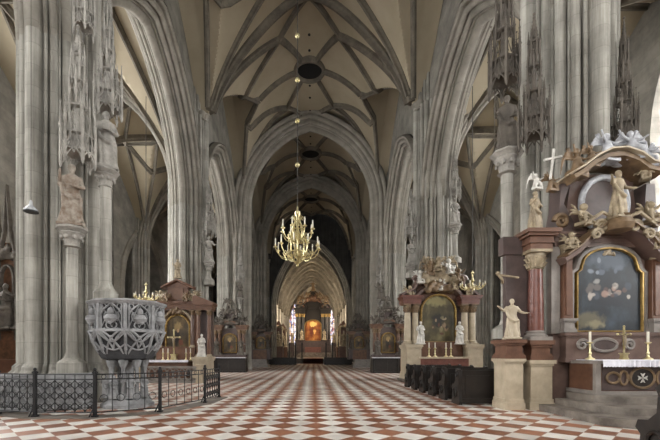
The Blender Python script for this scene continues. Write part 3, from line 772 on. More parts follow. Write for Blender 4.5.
# ------------------------------------------------------------------ gothic canopies and brackets on the pillars
def canopy(px, d, y_top, y_bot, wpx, label, rz=.3, mat='carved'):
    """gothic canopy: hollow hood with hanging arches, crown of pinnacles, diminishing openwork stages, crocketed spire"""
    w_ = wpx * d / F / 1.12; h = (y_bot - y_top) * d / F; c = Vector((X(px, d), d, Z(y_bot, d)))
    t = thing('stone_canopy', label, 'canopy', c, 'gothic canopies on the pillars'); NS = 6
    V = lambda r, a, z: Vector((c.x + r * w_ * cos(a + rz), c.y + r * w_ * sin(a + rz), c.z + z))
    hh = min(1.15 * w_, h * .3); hood = MB()
    hood.lathe([(.02, hh * .62), (w_ * .28, hh * .5), (w_ * .43, hh * .36), (w_ * .49, hh * .34), (w_ * .49, hh * .4), (w_ * .34, hh * .44), (w_ * .34, hh * .8), (w_ * .5, hh * .83), (w_ * .5, hh * .88), (w_ * .4, hh * .92), (w_ * .2, hh)], c, NS, ph=rz)
    for q in range(NS):
        a0 = 2 * PI * q / NS; a1 = a0 + 2 * PI / NS; am = (a0 + a1) / 2
        def E(f, z, e=.0):
            v = V(.49, a0, z) * (1 - f) + V(.49, a1, z) * f; o = V(1, am, z) - V(0, am, z); return v + o * e
        hood.tube([E(i / 10, hh * (.02 + .36 * (1 - abs(i / 5 - 1)) ** .55)) for i in range(11)], w_ * .024, 5)
        for sgn in (0, .5): hood.tube([E(sgn + i / 12, hh * (.2 + .24 * (1 - abs(i / 3 - 1)) ** .6), .02) for i in range(7)], w_ * .018, 5)
        hood.tube([E(0, hh * .42, .03), E(.3, hh * .62, .05), E(.5, hh * 1.3, .07), E(.7, hh * .62, .05), E(1, hh * .42, .03)], w_ * .022, 5)
        for f in (.25, .5, .75): hood.tube([E(f, hh * .4, .01), E(f, hh * .85, .01)], w_ * .014, 4)
        for f, z in ((.36, .8), (.64, .8), (.42, 1.0), (.58, 1.0), (.5, 1.34)): hood.ball(E(f, hh * z, .06), w_ * .032, 6, 4)
        hood.ball(E(.5, hh * .0, .0), w_ * .02, 5, 4)
    part('hood', hood, mat, t)
    for q in range(NS):
        a = 2 * PI * q / NS; p_ = MB(); b = V(.51, a, 0); k = w_
        z1 = hh * 1.15; z2 = z1 + max(.8 * k, h * .16)
        p_.lathe([(.015 * k, -.1 * k), (.05 * k, 0), (.06 * k, .1 * k), (.055 * k, z1), (.08 * k, z1 + .04 * k), (.05 * k, z1 + .1 * k), (.008 * k, z2)], b, 4, ph=a + rz)
        for f in (.3, .5, .7):
            zz = z1 + (z2 - z1) * f
            for kk in range(4): p_.ball(b + Vector((.04 * k * (1.2 - f) * cos(kk * PI / 2 + a + rz), .04 * k * (1.2 - f) * sin(kk * PI / 2 + a + rz), zz)), .02 * k, 5, 4)
        p_.ball(b + Vector((0, 0, z2)), .03 * k, 6, 4); part('pinnacle', p_, mat, t)
    zt = hh; r = .34; st = max(2, round((h - hh) / (1.25 * w_))); dz = (h * .78 - hh) / st
    for i in range(st):
        m = MB(); k = w_
        m.lathe([(r * .36 * k, zt), (r * .34 * k, zt + dz * 1.05)], c, NS, ph=rz)
        m.lathe([(r * .9 * k, zt + dz * .86), (r * 1.02 * k, zt + dz * .9), (r * .9 * k, zt + dz * .95)], c, NS, ph=rz)
        for q in range(NS):
            a = 2 * PI * (q + .5 * (i % 2)) / NS; b = V(r, a, 0)
            m.lathe([(.035 * k, zt - dz * .1), (.04 * k, zt + dz * .9), (.06 * k, zt + dz * .93), (.04 * k, zt + dz * .98), (.006 * k, zt + dz * 1.4)], b, 4, ph=a + rz)
            for f in (1.08, 1.2): m.ball(b + Vector((0, 0, zt + dz * f)), .03 * k, 5, 4)
            a2 = a + PI / NS
            m.tube([V(r * .95, a + .1, zt + dz * .35), V(r * .98, a2, zt + dz * .85), V(r * .95, a + 2 * PI / NS - .1, zt + dz * .35)], .018 * k, 4); m.ball(V(r, a2, zt + dz * .5), .035 * k, 6, 4)
        part('tracery_stage', m, mat, t); zt += dz; r *= .74
    sp = MB(); sp.lathe([(r * w_ * 1.05, zt), (.012 * w_, h * .97)], c, 6)
    for i in range(7):
        f = i / 7; z = zt + (h * .97 - zt) * f; rr = r * (1 - f) * 1.05
        for q in range(6): sp.ball(V(rr, q * PI / 3, z), .026 * w_, 5, 4)
    sp.ball(c + Vector((0, 0, h * .97)), .05 * w_, 8, 6); part('spire', sp, mat, t); return t
def bracket(px, d, y_top, r, z0, label, mat='carved', shaft=.6):
    """slender engaged colonnette with a moulded capital that carries a statue"""
    x = X(px, d); zt = Z(y_top, d); t = thing('statue_bracket', label, 'bracket', (x, d, z0), 'statue brackets on the pillars'); t['kind'] = 'thing'; s = MB()
    s.lathe([(r * 1.5, 0), (r * 1.5, .3), (r * shaft * 1.3, .45), (r * shaft, .6), (r * shaft, zt - z0 - r * 2.3)], (x, d, z0), 12); part('column_shaft', s, 'pier', t)
    c = MB(); c.lathe([(r * shaft, -r * 2.35), (r * .95, -r * 2.2), (r * .75, -r * 2.0), (r * .85, -r * 1.3), (r * 1.35, -r * .75), (r * 1.2, -r * .6), (r * 1.3, -r * .5), (r * 1.65, -r * .25), (r * 1.65, -r * .1), (r * 1.5, 0)], (x, d, zt), 8, ph=PI / 8)
    for q in range(8):
        a = 2 * PI * q / 8
        c.ball((x + r * 1.0 * cos(a), d + r * 1.0 * sin(a), zt - r * 1.2), r * .25, 6, 5)
    part('capital', c, mat, t)
    if px == 507: k = MB(); k.tube([(x, d, z0 + .25), (x + .5, d + .15, z0 + .05), (x + .68, d + .25, z0 - .1)], [.34, .26, .12], 10); part('corbel', k, mat, t)
    return (x, d, zt)
# left front pillar
p = bracket(72, 10.75, 228, .25, .98, 'slender colonnette on the left front pillar carrying the tinted statue with a pale lower robe')
statue('statue', FIG[0], 'tinted', p, (228 - 167) * 10.75 / F, 'robed brown-tinted stone statue on the slender colonnette of the left front pillar', rz=.3)
canopy(78, 10.65, 22, 166, 33, 'tall pinnacled stone canopy over the lower statue of the left front pillar')
p = bracket(106, 11.45, 171, .23, Z(303, 11.45), 'stone bracket shaft above the pulpit on the right edge of the left front pillar', shaft=.75)
statue('statue', FIG[1], 'carved', p, (171 - 114) * 11.45 / F, 'stone statue high above the pulpit under the smaller canopy', rz=.5)
canopy(108, 11.5, -22, 118, 27, 'stone canopy at the right edge of the left front pillar, above the upper statue')
canopy(84, 10.95, -110, 34, 22, 'narrow upper spire of tracery at the top of the left front pillar', .1)
# right front pillar
p = bracket(507, 11.82, 153, .3, 2.0, 'stout stone bracket column left of the large baroque altar, carrying a dark statue')
statue('statue', FIG[3], 'carveddark', p, (153 - 98) * 11.82 / F, 'dark statue on the bracket column beside the large right altar', rz=-.4)
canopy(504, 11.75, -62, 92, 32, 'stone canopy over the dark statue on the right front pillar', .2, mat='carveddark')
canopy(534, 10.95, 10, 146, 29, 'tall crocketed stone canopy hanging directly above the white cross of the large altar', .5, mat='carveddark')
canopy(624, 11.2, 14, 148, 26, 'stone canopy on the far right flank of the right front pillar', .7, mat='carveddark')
# second and third pillars
def small_set(px, d, ys, yc, ytop, rb, zb, wc, fig, mat, where, h):
    p = bracket(px, d, ys, rb, zb, 'thin bracket column on %s' % where)
    statue('statue', FIG[fig], mat, p, h, 'small weathered stone statue on %s' % where)
    canopy(px, d, ytop, yc, wc, 'slim stone canopy on %s' % where, .4)
small_set(209, 24.3, 262, 236, 180, .24, 6.0, 14, 2, 'carved', 'the nave face of the second left pillar', 1.6)
small_set(455, 22.3, 225, 200, 150, .24, 6.9, 12, 0, 'carved', 'the aisle side of the second right pillar', 1.5)
small_set(411, 23.2, 265, 240, 188, .24, 6.2, 14, 1, 'carved', 'the nave face of the second right pillar', 1.5)
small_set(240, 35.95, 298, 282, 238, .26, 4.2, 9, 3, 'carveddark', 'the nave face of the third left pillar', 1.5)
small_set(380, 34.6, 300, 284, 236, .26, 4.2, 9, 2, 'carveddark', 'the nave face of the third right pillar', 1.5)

# ------------------------------------------------------------------ pulpit
def pulpit():
    d = 11.0; cx = X(127, d); cy = d + .05
    t = thing('pulpit', 'carved grey stone gothic pulpit with an openwork basket on clustered shafts', 'pulpit', (cx, cy, 0))
    R = 1.02; ph = PI / 8; zt, zm, zb = 3.02, 2.18, 1.3
    def oct_(r, a): 
        return Vector((cx + r * cos(a), cy + r * sin(a), 0))
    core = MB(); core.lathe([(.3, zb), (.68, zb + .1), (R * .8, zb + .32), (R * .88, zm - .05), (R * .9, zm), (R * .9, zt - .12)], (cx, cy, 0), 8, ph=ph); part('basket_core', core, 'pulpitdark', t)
    rim = MB(); rim.lathe([(R * .86, zt - .14), (R * .98, zt - .12), (R * 1.05, zt - .04), (R * 1.05, zt), (R * .8, zt)], (cx, cy, 0), 8, ph=ph)
    rim.lathe([(R * .9, zm - .06), (R * 1.02, zm - .04), (R * 1.02, zm + .02), (R * .9, zm + .05)], (cx, cy, 0), 8, ph=ph); part('rim', rim, 'pulpit', t)
    for q in range(8):
        a0, a1 = ph + q * PI / 4, ph + (q + 1) * PI / 4; p0, p1 = oct_(R * .93, a0), oct_(R * .93, a1); o = ((p0 + p1) / 2 - Vector((cx, cy, 0))).normalized()
        P = lambda s, z, e=0.0: p0 + (p1 - p0) * s + o * e + Vector((0, 0, z))
        tr = MB()
        tr.tube([P(0, zm), P(0, zt)], .055, 6)
        for s in (.12, .88): tr.tube([P(s, zm, .02), P(s, zt - .1, .02)], .022, 5)
        tr.tube([P(.12 + .76 * i / 12, zt - .42 + .3 * (1 - abs(i / 6 - 1)) ** .6, .03) for i in range(13)], .026, 5)
        tr.tube([P(.5 + .2 * cos(x), zm + .13 + .11 * sin(x), .03) for x in [2 * PI * i / 12 for i in range(13)]], .02, 5)
        for s in (.2, .8): tr.tube([P(s + .1 * cos(x), zt - .2 + .07 * sin(x), .02) for x in [2 * PI * i / 10 for i in range(11)]], .018, 5)
        for i in range(6): tr.ball(P(.08 + .168 * i, zt - .1, .05), .03, 6, 4); tr.ball(P(.08 + .168 * i, zm + .03, .05), .03, 6, 4)
        for s in (.12, .5): tr.tube([P(s + .38 * i / 6, zm + .08 + .62 * i / 6, .0) for i in range(7)], .016, 4); tr.tube([P(s + .38 * i / 6, zm + .7 - .62 * i / 6, .0) for i in range(7)], .016, 4)
        for s in (.31, .69): tr.tube([P(s + .09 * cos(x), zm + .36 + .12 * sin(x), .02) for x in [2 * PI * i / 10 for i in range(11)]], .018, 4)
        part('tracery_panel', tr, 'pulpit', t)
        b = MB(); c = P(.5, zm + .3, .06)
        b.ball(c + Vector((0, 0, .2)), .085, 10, 7, 1.25); b.lathe([(.1, -.1), (.17, 0), (.13, .1), (.05, .13)], c, 10, sx=1.1, sy=.8); b.tube([c + Vector((-.1, 0, -.08)), c + o * .08 + Vector((.02, 0, -.12)), c + Vector((.13, 0, -.02))], .04, 6)
        part('relief_bust', b, 'pulpit', t)
        # interlaced ribs of the flaring underside
        un = MB()
        def U(s, f):   # f 0 at the underside, 1 at the middle rim
            r = .3 + (R * .97 - .3) * f ** .34; z = zb + .05 + (zm - zb - .05) * f; a = a0 + (a1 - a0) * s
            v = oct_(r, a); v.z = z; return v
        un.tube([U(0, i / 8) for i in range(9)], .045, 6)
        for sg in (0, 1):
            un.tube([U(sg + (1 - 2 * sg) * (i / 10) , .1 + .9 * abs(sin(i / 10 * PI * .5)) ) for i in range(11)], .03, 5)
            un.tube([U(sg + (1 - 2 * sg) * (.5 * i / 8), .95 - .55 * (i / 8) ** 2) for i in range(9)], .028, 5)
        un.tube([U(i / 8, .97 - .35 * sin(PI * i / 8)) for i in range(9)], .03, 5)
        un.tube([U(i / 8, .55 - .2 * sin(PI * i / 8)) for i in range(9)], .025, 5)
        for s in (.25, .5, .75): un.ball(U(s, .78), .04, 6, 5); un.ball(U(s, .4), .03, 6, 5)
        part('underside_tracery', un, 'pulpit', t)
    st = MB()
    st.lathe([(.72, 0), (.72, .1), (.66, .14), (.62, .24), (.3, .3), (.16, .36), (.16, 1.25), (.3, 1.36)], (cx, cy, 0), 8, ph=ph); part('pedestal', st, 'pulpit', t)
    for q in range(8):
        a = q * PI / 4 + .2; c = oct_(.46, a); s = MB()
        s.lathe([(.12, .22), (.12, .36), (.07, .42), (.06, .68), (.1, .74), (.06, .8), (.055, 1.12), (.1, 1.2), (.14, 1.34), (.05, 1.42)], c, 8)
        part('colonnette', s, 'pulpit', t)
        if q in (4, 5, 6, 7): relief('niche_figure', FIG[q % 4], 'pulpit', oct_(.56, a + PI / 8) + Vector((0, 0, .3)), .62, t)
    return t
pulpit()
# carved stair parapet curling round the foot of the pillar
t = thing('stair_parapet', 'pale carved openwork stair parapet at the foot of the left front pillar behind the railing', 'parapet', (-8.2, 12.2, 0))
def SP(a, z, r=1.95): r += .47; return (-8.2 + r * cos(a), 12.2 + r * sin(a), z)
m = MB(); aa = [-2.4 + 1.75 * i / 20 for i in range(21)]
zt = lambda i: .85 + .0 * i
m.rings([[SP(a, 0, 1.85), SP(a, 0, 1.98), SP(a, .9, 1.98), SP(a, .9, 1.85)] for a in aa]); part('base', m, 'pulpit', t)
m = MB(); m.tube([SP(a, .93, 1.94) for a in aa], .07, 6); m.tube([SP(a, .08, 2.0) for a in aa], .06, 6)
for k in range(9):
    a0 = -2.4 + 1.75 * k / 9; w_ = 1.75 / 9
    m.tube([SP(a0 + w_ * (.5 + .45 * cos(x)), .5 + .36 * sin(x), 2.0) for x in [2 * PI * i / 14 for i in range(15)]], .03, 5)
    m.tube([SP(a0 + w_ * i / 8, .15 + .7 * i / 8, 2.0) for i in range(9)], .03, 5); m.tube([SP(a0 + w_ * i / 8, .85 - .7 * i / 8, 2.0) for i in range(9)], .03, 5)
part('tracery', m, 'pulpit', t)

# ------------------------------------------------------------------ iron railing round the pulpit
def railing(name, pts, h, label, cat='railing', group=None, dense=True, pr=.034, mat='iron', every=None):
    P = [Vector((x, y, 0)) for x, y in pts]; c = P[len(P) // 2]
    t = thing(name, label, cat, c, group)
    for p in P:
        m = MB(); m.box(p.x - pr, p.x + pr, p.y - pr, p.y + pr, 0, h * 1.02); m.box(p.x - pr * 1.8, p.x + pr * 1.8, p.y - pr * 1.8, p.y + pr * 1.8, 0, .05)
        m.tube([(p.x - pr * 3, p.y - pr * 2, .02), (p.x, p.y, .3)], .018, 5); m.box(p.x - pr * 1.4, p.x + pr * 1.4, p.y - pr * 1.4, p.y + pr * 1.4, h * .96, h * 1.0)
        m.ball((p.x, p.y, h * 1.05), pr * 1.2, 8, 6); part('post', m, mat, t)
    for i, (a, b) in enumerate(zip(P, P[1:])):
        u = b - a; l = u.length; u.normalize(); m = MB()
        Q = lambda s, z: a + u * s + Vector((0, 0, z))
        zb, zt = .12, h * .94
        for z in (zb, zt, zt - .12): m.tube([Q(0, z), Q(l, z)], .016, 5)
        de = dense[i] if isinstance(dense, (list, tuple)) else dense
        nb = max(2, round(l / (.26 if de else .34)))
        for j in range(1, nb): m.tube([Q(l * j / nb, zb), Q(l * j / nb, zt)], .012, 5)
        if de:
            for j in range(nb):
                s0 = l * j / nb; w_ = l / nb
                for r0 in range(3):
                    z0 = zb + (zt - .12 - zb) * r0 / 3; hh = (zt - .12 - zb) / 3
                    m.tube([Q(s0 + w_ * (.5 + .5 * sin(x)), z0 + hh * k / 8) for k, x in enumerate([-PI / 2 + PI * k / 8 for k in range(9)])], .012, 4)
                    m.tube([Q(s0 + w_ * (.5 - .5 * sin(x)), z0 + hh * k / 8) for k, x in enumerate([-PI / 2 + PI * k / 8 for k in range(9)])], .012, 4)
                    m.tube([Q(s0 + w_ * (.5 + .2 * cos(x)), z0 + hh * (.5 + .22 * sin(x))) for x in [2 * PI * k / 8 for k in range(9)]], .01, 4)
        else:
            for j in range(nb):
                s0 = l * (j + .5) / nb; m.tube([Q(s0 + .05 * cos(x), zt - .06 + .05 * sin(x)) for x in [2 * PI * k / 8 for k in range(9)]], .009, 4)
                m.tube([Q(s0 + .09 * cos(x), .45 + .09 * sin(x)) for x in [2 * PI * k / 8 for k in range(9)]], .009, 4)
        part('panel', m, mat, t)
    return t
railing('iron_railing', [(-7.95, 9.5), (X(35, 9.1), 9.1), (X(95, 9.05), 9.05), (X(160, 9.85), 9.85), (X(205, 11.8), 11.8), (X(219, 13.3), 13.3)], 1.1,
        'black wrought iron railing with scrolled panels in front of the pulpit', dense=[True, True, False, False, True])
m = MB()
P = [(-8.4, 9.9), (X(35, 9.1), 9.12), (X(95, 9.05), 9.07), (X(160, 9.85), 9.88), (X(205, 11.8), 11.8), (X(219, 13.3), 13.4)]
def offs(i, o):
    a = Vector(P[max(0, i - 1)]); b = Vector(P[min(len(P) - 1, i + 1)]); u = (b - a).normalized(); return (P[i][0] + u.y * o, P[i][1] - u.x * o)
# the pale stone border strip that runs along the railing
inn = [offs(i, -.25) for i in range(len(P))]; out_ = [offs(i, .3) for i in range(len(P))]
m.rings([[(*inn[i], 0), (*out_[i], 0), (*out_[i], .012), (*inn[i], .012)] for i in range(len(P))]); struct('trim_%d' % n, m, 'step'); n += 1

# ------------------------------------------------------------------ big altar on the right front pillar
def big_altar():
    D = 10.35; s = D / F; cx = X(613, D)
    t = thing('altar', 'large baroque marble altar with a blue painting on the right front pillar', 'altar', (cx, D, 0))
    x = lambda px: X(px, D)
    z = lambda py: Z(py, D)
    # steps belong to the altar
    for i, (xl, yf) in enumerate(((6.12, 7.55), (6.55, 8.15), (6.85, 8.75))):
        m = MB(); zz = .17 * i; m.add([(xl, 10.2, zz), (xl, yf + .45, zz), (xl + .45, yf, zz), (11.2, yf, zz), (11.2, 10.2, zz), (xl, 10.2, zz + .17), (xl, yf + .45, zz + .17), (xl + .45, yf, zz + .17), (11.2, yf, zz + .17), (11.2, 10.2, zz + .17)],
            [(0, 1, 2, 3, 4), (9, 8, 7, 6, 5), (0, 5, 6, 1), (1, 6, 7, 2), (2, 7, 8, 3), (3, 8, 9, 4), (4, 9, 5, 0)])
        part('step', m, 'step', t)
    # mensa
    m = MB(); m.box(7.1, 9.45, 9.4, 10.45, .51, 1.28); part('table_block', m, 'marble_brown', t)
    m = MB(); m.box(7.04, 9.5, 9.32, 10.5, 1.28, 1.36); m.box(7.02, 7.14, 9.34, 9.46, .51, 1.28); m.box(9.4, 9.52, 9.34, 9.46, .51, 1.28); m.box(7.04, 9.5, 9.36, 10.5, .51, .6); part('table_slab', m, 'marble_grey', t)
    m = MB(); m.box(7.2, 9.35, 9.385, 9.42, .62, 1.24); part('frontal', m, 'marble_dark', t)
    fc = X(643, 9.35); fz = .93; m = MB()
    m.tube([(fc + .3 * cos(a), 9.37, fz + .25 * sin(a)) for a in [2 * PI * i / 28 for i in range(28)]], .035, 6, True)
    for sx in (-1, 1):
        for q, (w_, h_) in enumerate(((.16, .13),)):
            m.tube([(fc + sx * (.72 + .0) + w_ * cos(a), 9.37, fz + h_ * sin(a)) for a in [2 * PI * i / 20 for i in range(20)]], .033, 6, True)
            m.tube([(fc + sx * .46 + .1 * cos(a), 9.37, fz + .17 * sin(a)) for a in [2 * PI * i / 20 for i in range(20)]], .03, 6, True)
    part('frontal_strapwork', m, 'ochre', t)
    m = MB(); m.prism([(fc + .27 * cos(a), fz + .22 * sin(a)) for a in [2 * PI * i / 28 for i in range(28)]], 9.365, 9.39); part('frontal_oval', m, 'wood', t)
    m = MB()
    for q in range(4):
        a = q * PI / 2; R2 = lambda u, v: (fc + (u * cos(a) - v * sin(a)), fz + (u * sin(a) + v * cos(a)))
        m.prism([R2(0.005, 0), R2(.12, -.055), R2(.095, 0), R2(.12, .055)], 9.345, 9.37)
    part('maltese_cross', m, 'white', t)
    # cloth
    # retable base
    m = MB(); moulded_box(m, 6.95, 9.55, 10.35, 10.9, 1.3, 2.12, .05, .1, .09); part('predella', m, 'marble_plum', t)
    m = MB(); m.tube(ellipse(x(603), z(345), .34, .17, 10.3), .045, 6); swirl(m, x(581), z(345), 10.3, .16, 1, .04); swirl(m, x(628), z(345), 10.3, .16, -1, .04); part('predella_scrolls', m, 'marble_grey', t)
    m = MB(); m.prism([(x(603) + .32 * cos(a), z(345) + .155 * sin(a)) for a in [2 * PI * i / 24 for i in range(24)]], 10.29, 10.34); part('predella_oval', m, 'marble_dark', t)
    m = MB(); m.box(6.75, 9.7, 10.62, 10.9, 0, 4.75); part('back_wall', m, 'marble_plum', t)
    # painting with a shouldered round head
    hw = x(646) - cx; zb, zsh, ztp = z(331), z(272), z(247)
    pl = [(cx - hw, zb), (cx + hw, zb), (cx + hw, zsh), (cx + hw - .12, zsh + .1), (cx + hw - .14, zsh + .22)] + [(cx + (hw - .16) * cos(PI * i / 16), zsh + .24 + (ztp - zsh - .24) * sin(PI * i / 16)) for i in range(17)] + [(cx - hw + .14, zsh + .22), (cx - hw + .12, zsh + .1), (cx - hw, zsh)]
    m = MB(); m.prism(pl, 10.5, 10.56); part('painting', m, 'paint_blue', t, 'dark blue painting with pale figures in cloud')
    m = MB(); m.strip(pl, .07, 10.43, 10.56, True); part('picture_frame', m, 'gilt', t)
    pl2 = [(cx + (px_ - cx) * 1.13, zb + (pz - zb) * 1.05 - .06) for px_, pz in pl]; m = MB(); m.strip(pl2, .16, 10.46, 10.64, True); part('marble_surround', m, 'marble_grey', t)
    # pilasters beside the picture
    for sx in (-1, 1):
        pxx = cx + sx * 1.22
        m = MB(); moulded_box(m, pxx - .14, pxx + .14, 10.3, 10.62, 2.12, 2.5, .04, .08, .07); part('pilaster_base', m, 'marble_grey', t)
        m = MB(); m.box(pxx - .13, pxx + .13, 10.36, 10.62, 2.5, 4.15, .01); m.box(pxx - .07, pxx + .07, 10.33, 10.4, 2.6, 4.05); part('pilaster', m, 'marble_brown', t)
        m = MB(); m.lathe([(.13, 0), (.15, .06), (.13, .1), (.2, .36), (.22, .4)], (pxx, 10.42, 4.13), 8); part('pilaster_capital', m, 'cream', t)
        sxx = pxx + sx * .28
        m = MB(); m.box(sxx - .12, sxx + .12, 10.46, 10.7, 2.1, 4.5); part('pilaster', m, 'marble_grey', t)
    # free columns on tall pedestals
    for sx in (-1, 1):
        cxx = cx + sx * (cx - X(538, 10.45)); cy = 10.45 + .12
        m = MB(); moulded_box(m, cxx - .29, cxx + .29, cy - .29, cy + .29, 0, 1.36, .05, .2, .1); part('pedestal', m, 'marble_pale', t)
        m = MB(); moulded_box(m, cxx - .25, cxx + .25, cy - .25, cy + .25, 1.36, 1.9, .06, .12, .12); part('pedestal_block', m, 'marble_brown', t)
        column_parts(t, cxx, cy, 1.9, 4.4, .2, 'marble_red')
        m = MB(); entab(m, cxx - .3, cxx + .3, cy - .3, 10.9, 4.4, 4.92, .16); part('cornice_block', m, 'marble_brown', t)
        wx = cxx + sx * .75
        m = MB(); moulded_box(m, wx - .24, wx + .24, cy - .3, cy + .35, 0, 1.4, .04, .2, .08); part('wing_pedestal', m, 'marble_pale', t)
        m = MB(); moulded_box(m, wx - .22, wx + .22, cy - .3, cy + .33, 1.4, 1.92, .06, .1, .1); part('wing_bracket', m, 'marble_brown', t)
        m = MB(); m.box(min(wx, cxx), max(wx, cxx), cy + .15, cy + .33, 0, 4.6); m.box(min(wx, cxx) - .1, max(wx, cxx) + .1, cy + .1, cy + .4, 4.35, 4.85); part('wing_wall', m, 'marble_dark', t)
        m = MB(); m.tube([(wx - .1, cy + .16, 3.55), (wx - .2, cy - .05, 3.6), (wx - .35, cy - .1, 3.75)], .04, 6); m.ball((wx - .35, cy - .1, 3.77), .06); m.tube([(wx + .25, cy - .05, 3.66), (wx - .32, cy - .1, 3.72)], .03, 6); part('wall_bracket', m, 'cream', t)
    m = MB(); entab(m, cx - 1.5, cx + 1.5, 10.5, 10.9, 4.5, 4.92, .08); part('entablature', m, 'marble_plum', t)
    # swan-necked cornice rising over the painting
    pts = [(cx - 1.45, z(262)), (cx - 1.3, z(258)), (cx - 1.05, z(252)), (cx - .75, z(240)), (cx - .4, z(231)), (cx, z(228)), (cx + .4, z(231)), (cx + .75, z(240)), (cx + 1.05, z(252)), (cx + 1.3, z(258)), (cx + 1.45, z(262))]
    m = MB(); m.strip(pts, .2, 10.1, 10.7); part('curved_cornice', m, 'marble_plum', t); m = MB(); m.strip([(a, b + .12) for a, b in pts], .09, 10.02, 10.7); part('curved_cornice_edge', m, 'ochre', t)
    # upper storey
    ux = x(611)
    up = [(ux - 1.32, 4.9), (ux + 1.32, 4.9), (ux + 1.25, 5.25), (ux + .98, 5.6), (ux + .9, 6.3), (ux + .95, 6.62), (ux - .95, 6.62), (ux - .9, 6.3), (ux - .98, 5.6), (ux - 1.25, 5.25)]
    m = MB(); m.prism(up, 10.7, 10.95); part('attic', m, 'marble_plum', t)
    for sx in (-1, 1):
        m = MB(); vx = ux + sx * 1.18
        m.prism([(vx - .2, 4.92), (vx + .2, 4.92), (vx + .22, 5.2), (vx + .05 + .1 * sx, 5.7), (vx + .12, 6.25), (vx - .12, 6.25), (vx - .16, 5.6), (vx - .24, 5.2)], 10.45, 10.95); part('volute_buttress', m, 'marble_dark', t)
        m = MB(); swirl(m, ux + sx * 1.32, 5.2, 10.42, .2, sx, .06); part('volute', m, 'ochre', t); m = MB(); swirl(m, ux + sx * 1.02, 6.45, 10.42, .15, sx, .05); part('volute', m, 'ochre', t)
    m = MB(); m.prism([(ux + .62 * cos(a), 5.75 + .72 * sin(a)) for a in [2 * PI * i / 32 for i in range(32)]], 10.62, 10.72); part('oval_panel', m, 'marble_dark', t)
    m = MB(); m.tube([(ux + .64 * cos(a), 10.6, 5.75 + .74 * sin(a)) for a in [2 * PI * i / 40 for i in range(40)]], .09, 8, True); part('oval_frame', m, 'silver', t)
    ar = [(ux - 1.2 , z(181)), (ux - .95, z(176)), (ux - .6, z(166)), (ux - .25, z(160)), (ux + .15, z(159)), (ux + .55, z(164)), (ux + .85, z(172)), (ux + 1.2, z(175))]
    m = MB(); m.strip(ar, .22, 10.05, 10.9); part('arched_cornice', m, 'ochre', t); m = MB(); m.strip([(a, b + .13) for a, b in ar], .08, 9.95, 10.9); part('arched_cornice_edge', m, 'marble_pale', t)
    # urn and scrolls under the central figure
    m = MB(); m.lathe([(.1, 0), (.3, .06), (.36, .2), (.3, .34), (.2, .4), (.26, .46)], (x(611), 10.1, z(236)), 16); part('urn', m, 'ochre', t)
    m = MB()
    for sx in (-1, 1): swirl(m, x(611) + sx * .45, z(229), 10.1, .17, sx, .05); m.tube([(x(611) + sx * .15, 10.05, z(222)), (x(611) + sx * .5, 10.0, z(217)), (x(611) + sx * .95, 10.05, z(228))], .05, 6)
    part('scrolls', m, 'cream', t)
    # sculpture of the altar
    RL('saint_figure', FIG[2], 'cream', (x(609), 10.05, z(222)), (222 - 176) * s, t, .3)
    RL('saint_figure', FIG[0], 'cream', (x(537), 10.45, z(230)), (230 - 190) * s, t, .3)
    RL('saint_figure', FIG[0], 'cream', (cx * 2 - x(537), 10.45, z(230)), (230 - 190) * s, t, -.3)
    for k, (px_, py, hh, mat) in enumerate(((579, 226, .62, 'cream'), (645, 224, .62, 'cream'), (567, 250, .5, 'cream'), (652, 250, .5, 'cream'), (640, 182, .45, 'cream'))):
        RL('putto', PUT[k % 2], mat, (x(px_), 10.2, z(py)), hh, t, .3 - .2 * k)
    for k, (px_, py, hh, mat, rz) in enumerate(((574, 178, .8, 'ochre', .4), (604, 163, .8, 'silver', .2), (628, 162, .85, 'silver', -.3), (643, 170, .7, 'silver', -.6), (588, 168, .6, 'ochre', .3))):
        RL('angel', ANG[k % 2], mat, (x(px_), 10.25, z(py)), hh, t, rz)
    RL('cloud', CLD[0], 'silver', (x(616), 10.4, z(163)), 1.0, t)
    RL('cloud', CLD[1], 'cream', (x(600), 10.02, z(258)), .3, t); 
    m = MB()
    c = Vector((x(551), 10.3, z(180)))
    m.tube([c + Vector((-.05, 0, 0)), c + Vector((.05, 0, .82))], .035, 6); m.tube([c + Vector((-.22, 0, .52)), c + Vector((.26, 0, .62))], .035, 6); part('white_cross', m, 'white', t)
    RL('angel', ANG[0], 'white', (x(537), 10.4, z(188)), .45, t, .3); RL('angel', ANG[1], 'ochre', (x(552), 10.4, z(190)), .5, t, .2)
    for sx in (-1, 1):
        m = MB(); swirl(m, cx + sx * 1.15, z(246), 10.25, .18, sx, .05); swirl(m, cx + sx * .7, z(238), 10.0, .14, -sx, .045); part('scrolls', m, 'cream', t)
    return t
BA = big_altar()
def wing_top(): return 1.92
cxA = X(613, 10.35); wxA = cxA - (cxA - X(538, 10.45)) - .75
statue('statue', FIG[2], 'marble_pale', (wxA, 10.4, 1.92), (337 - 298) * 10.5 / F, 'pale statue with outstretched arms on the pedestal at the left end of the large altar', rz=-.2, sx=1.0)
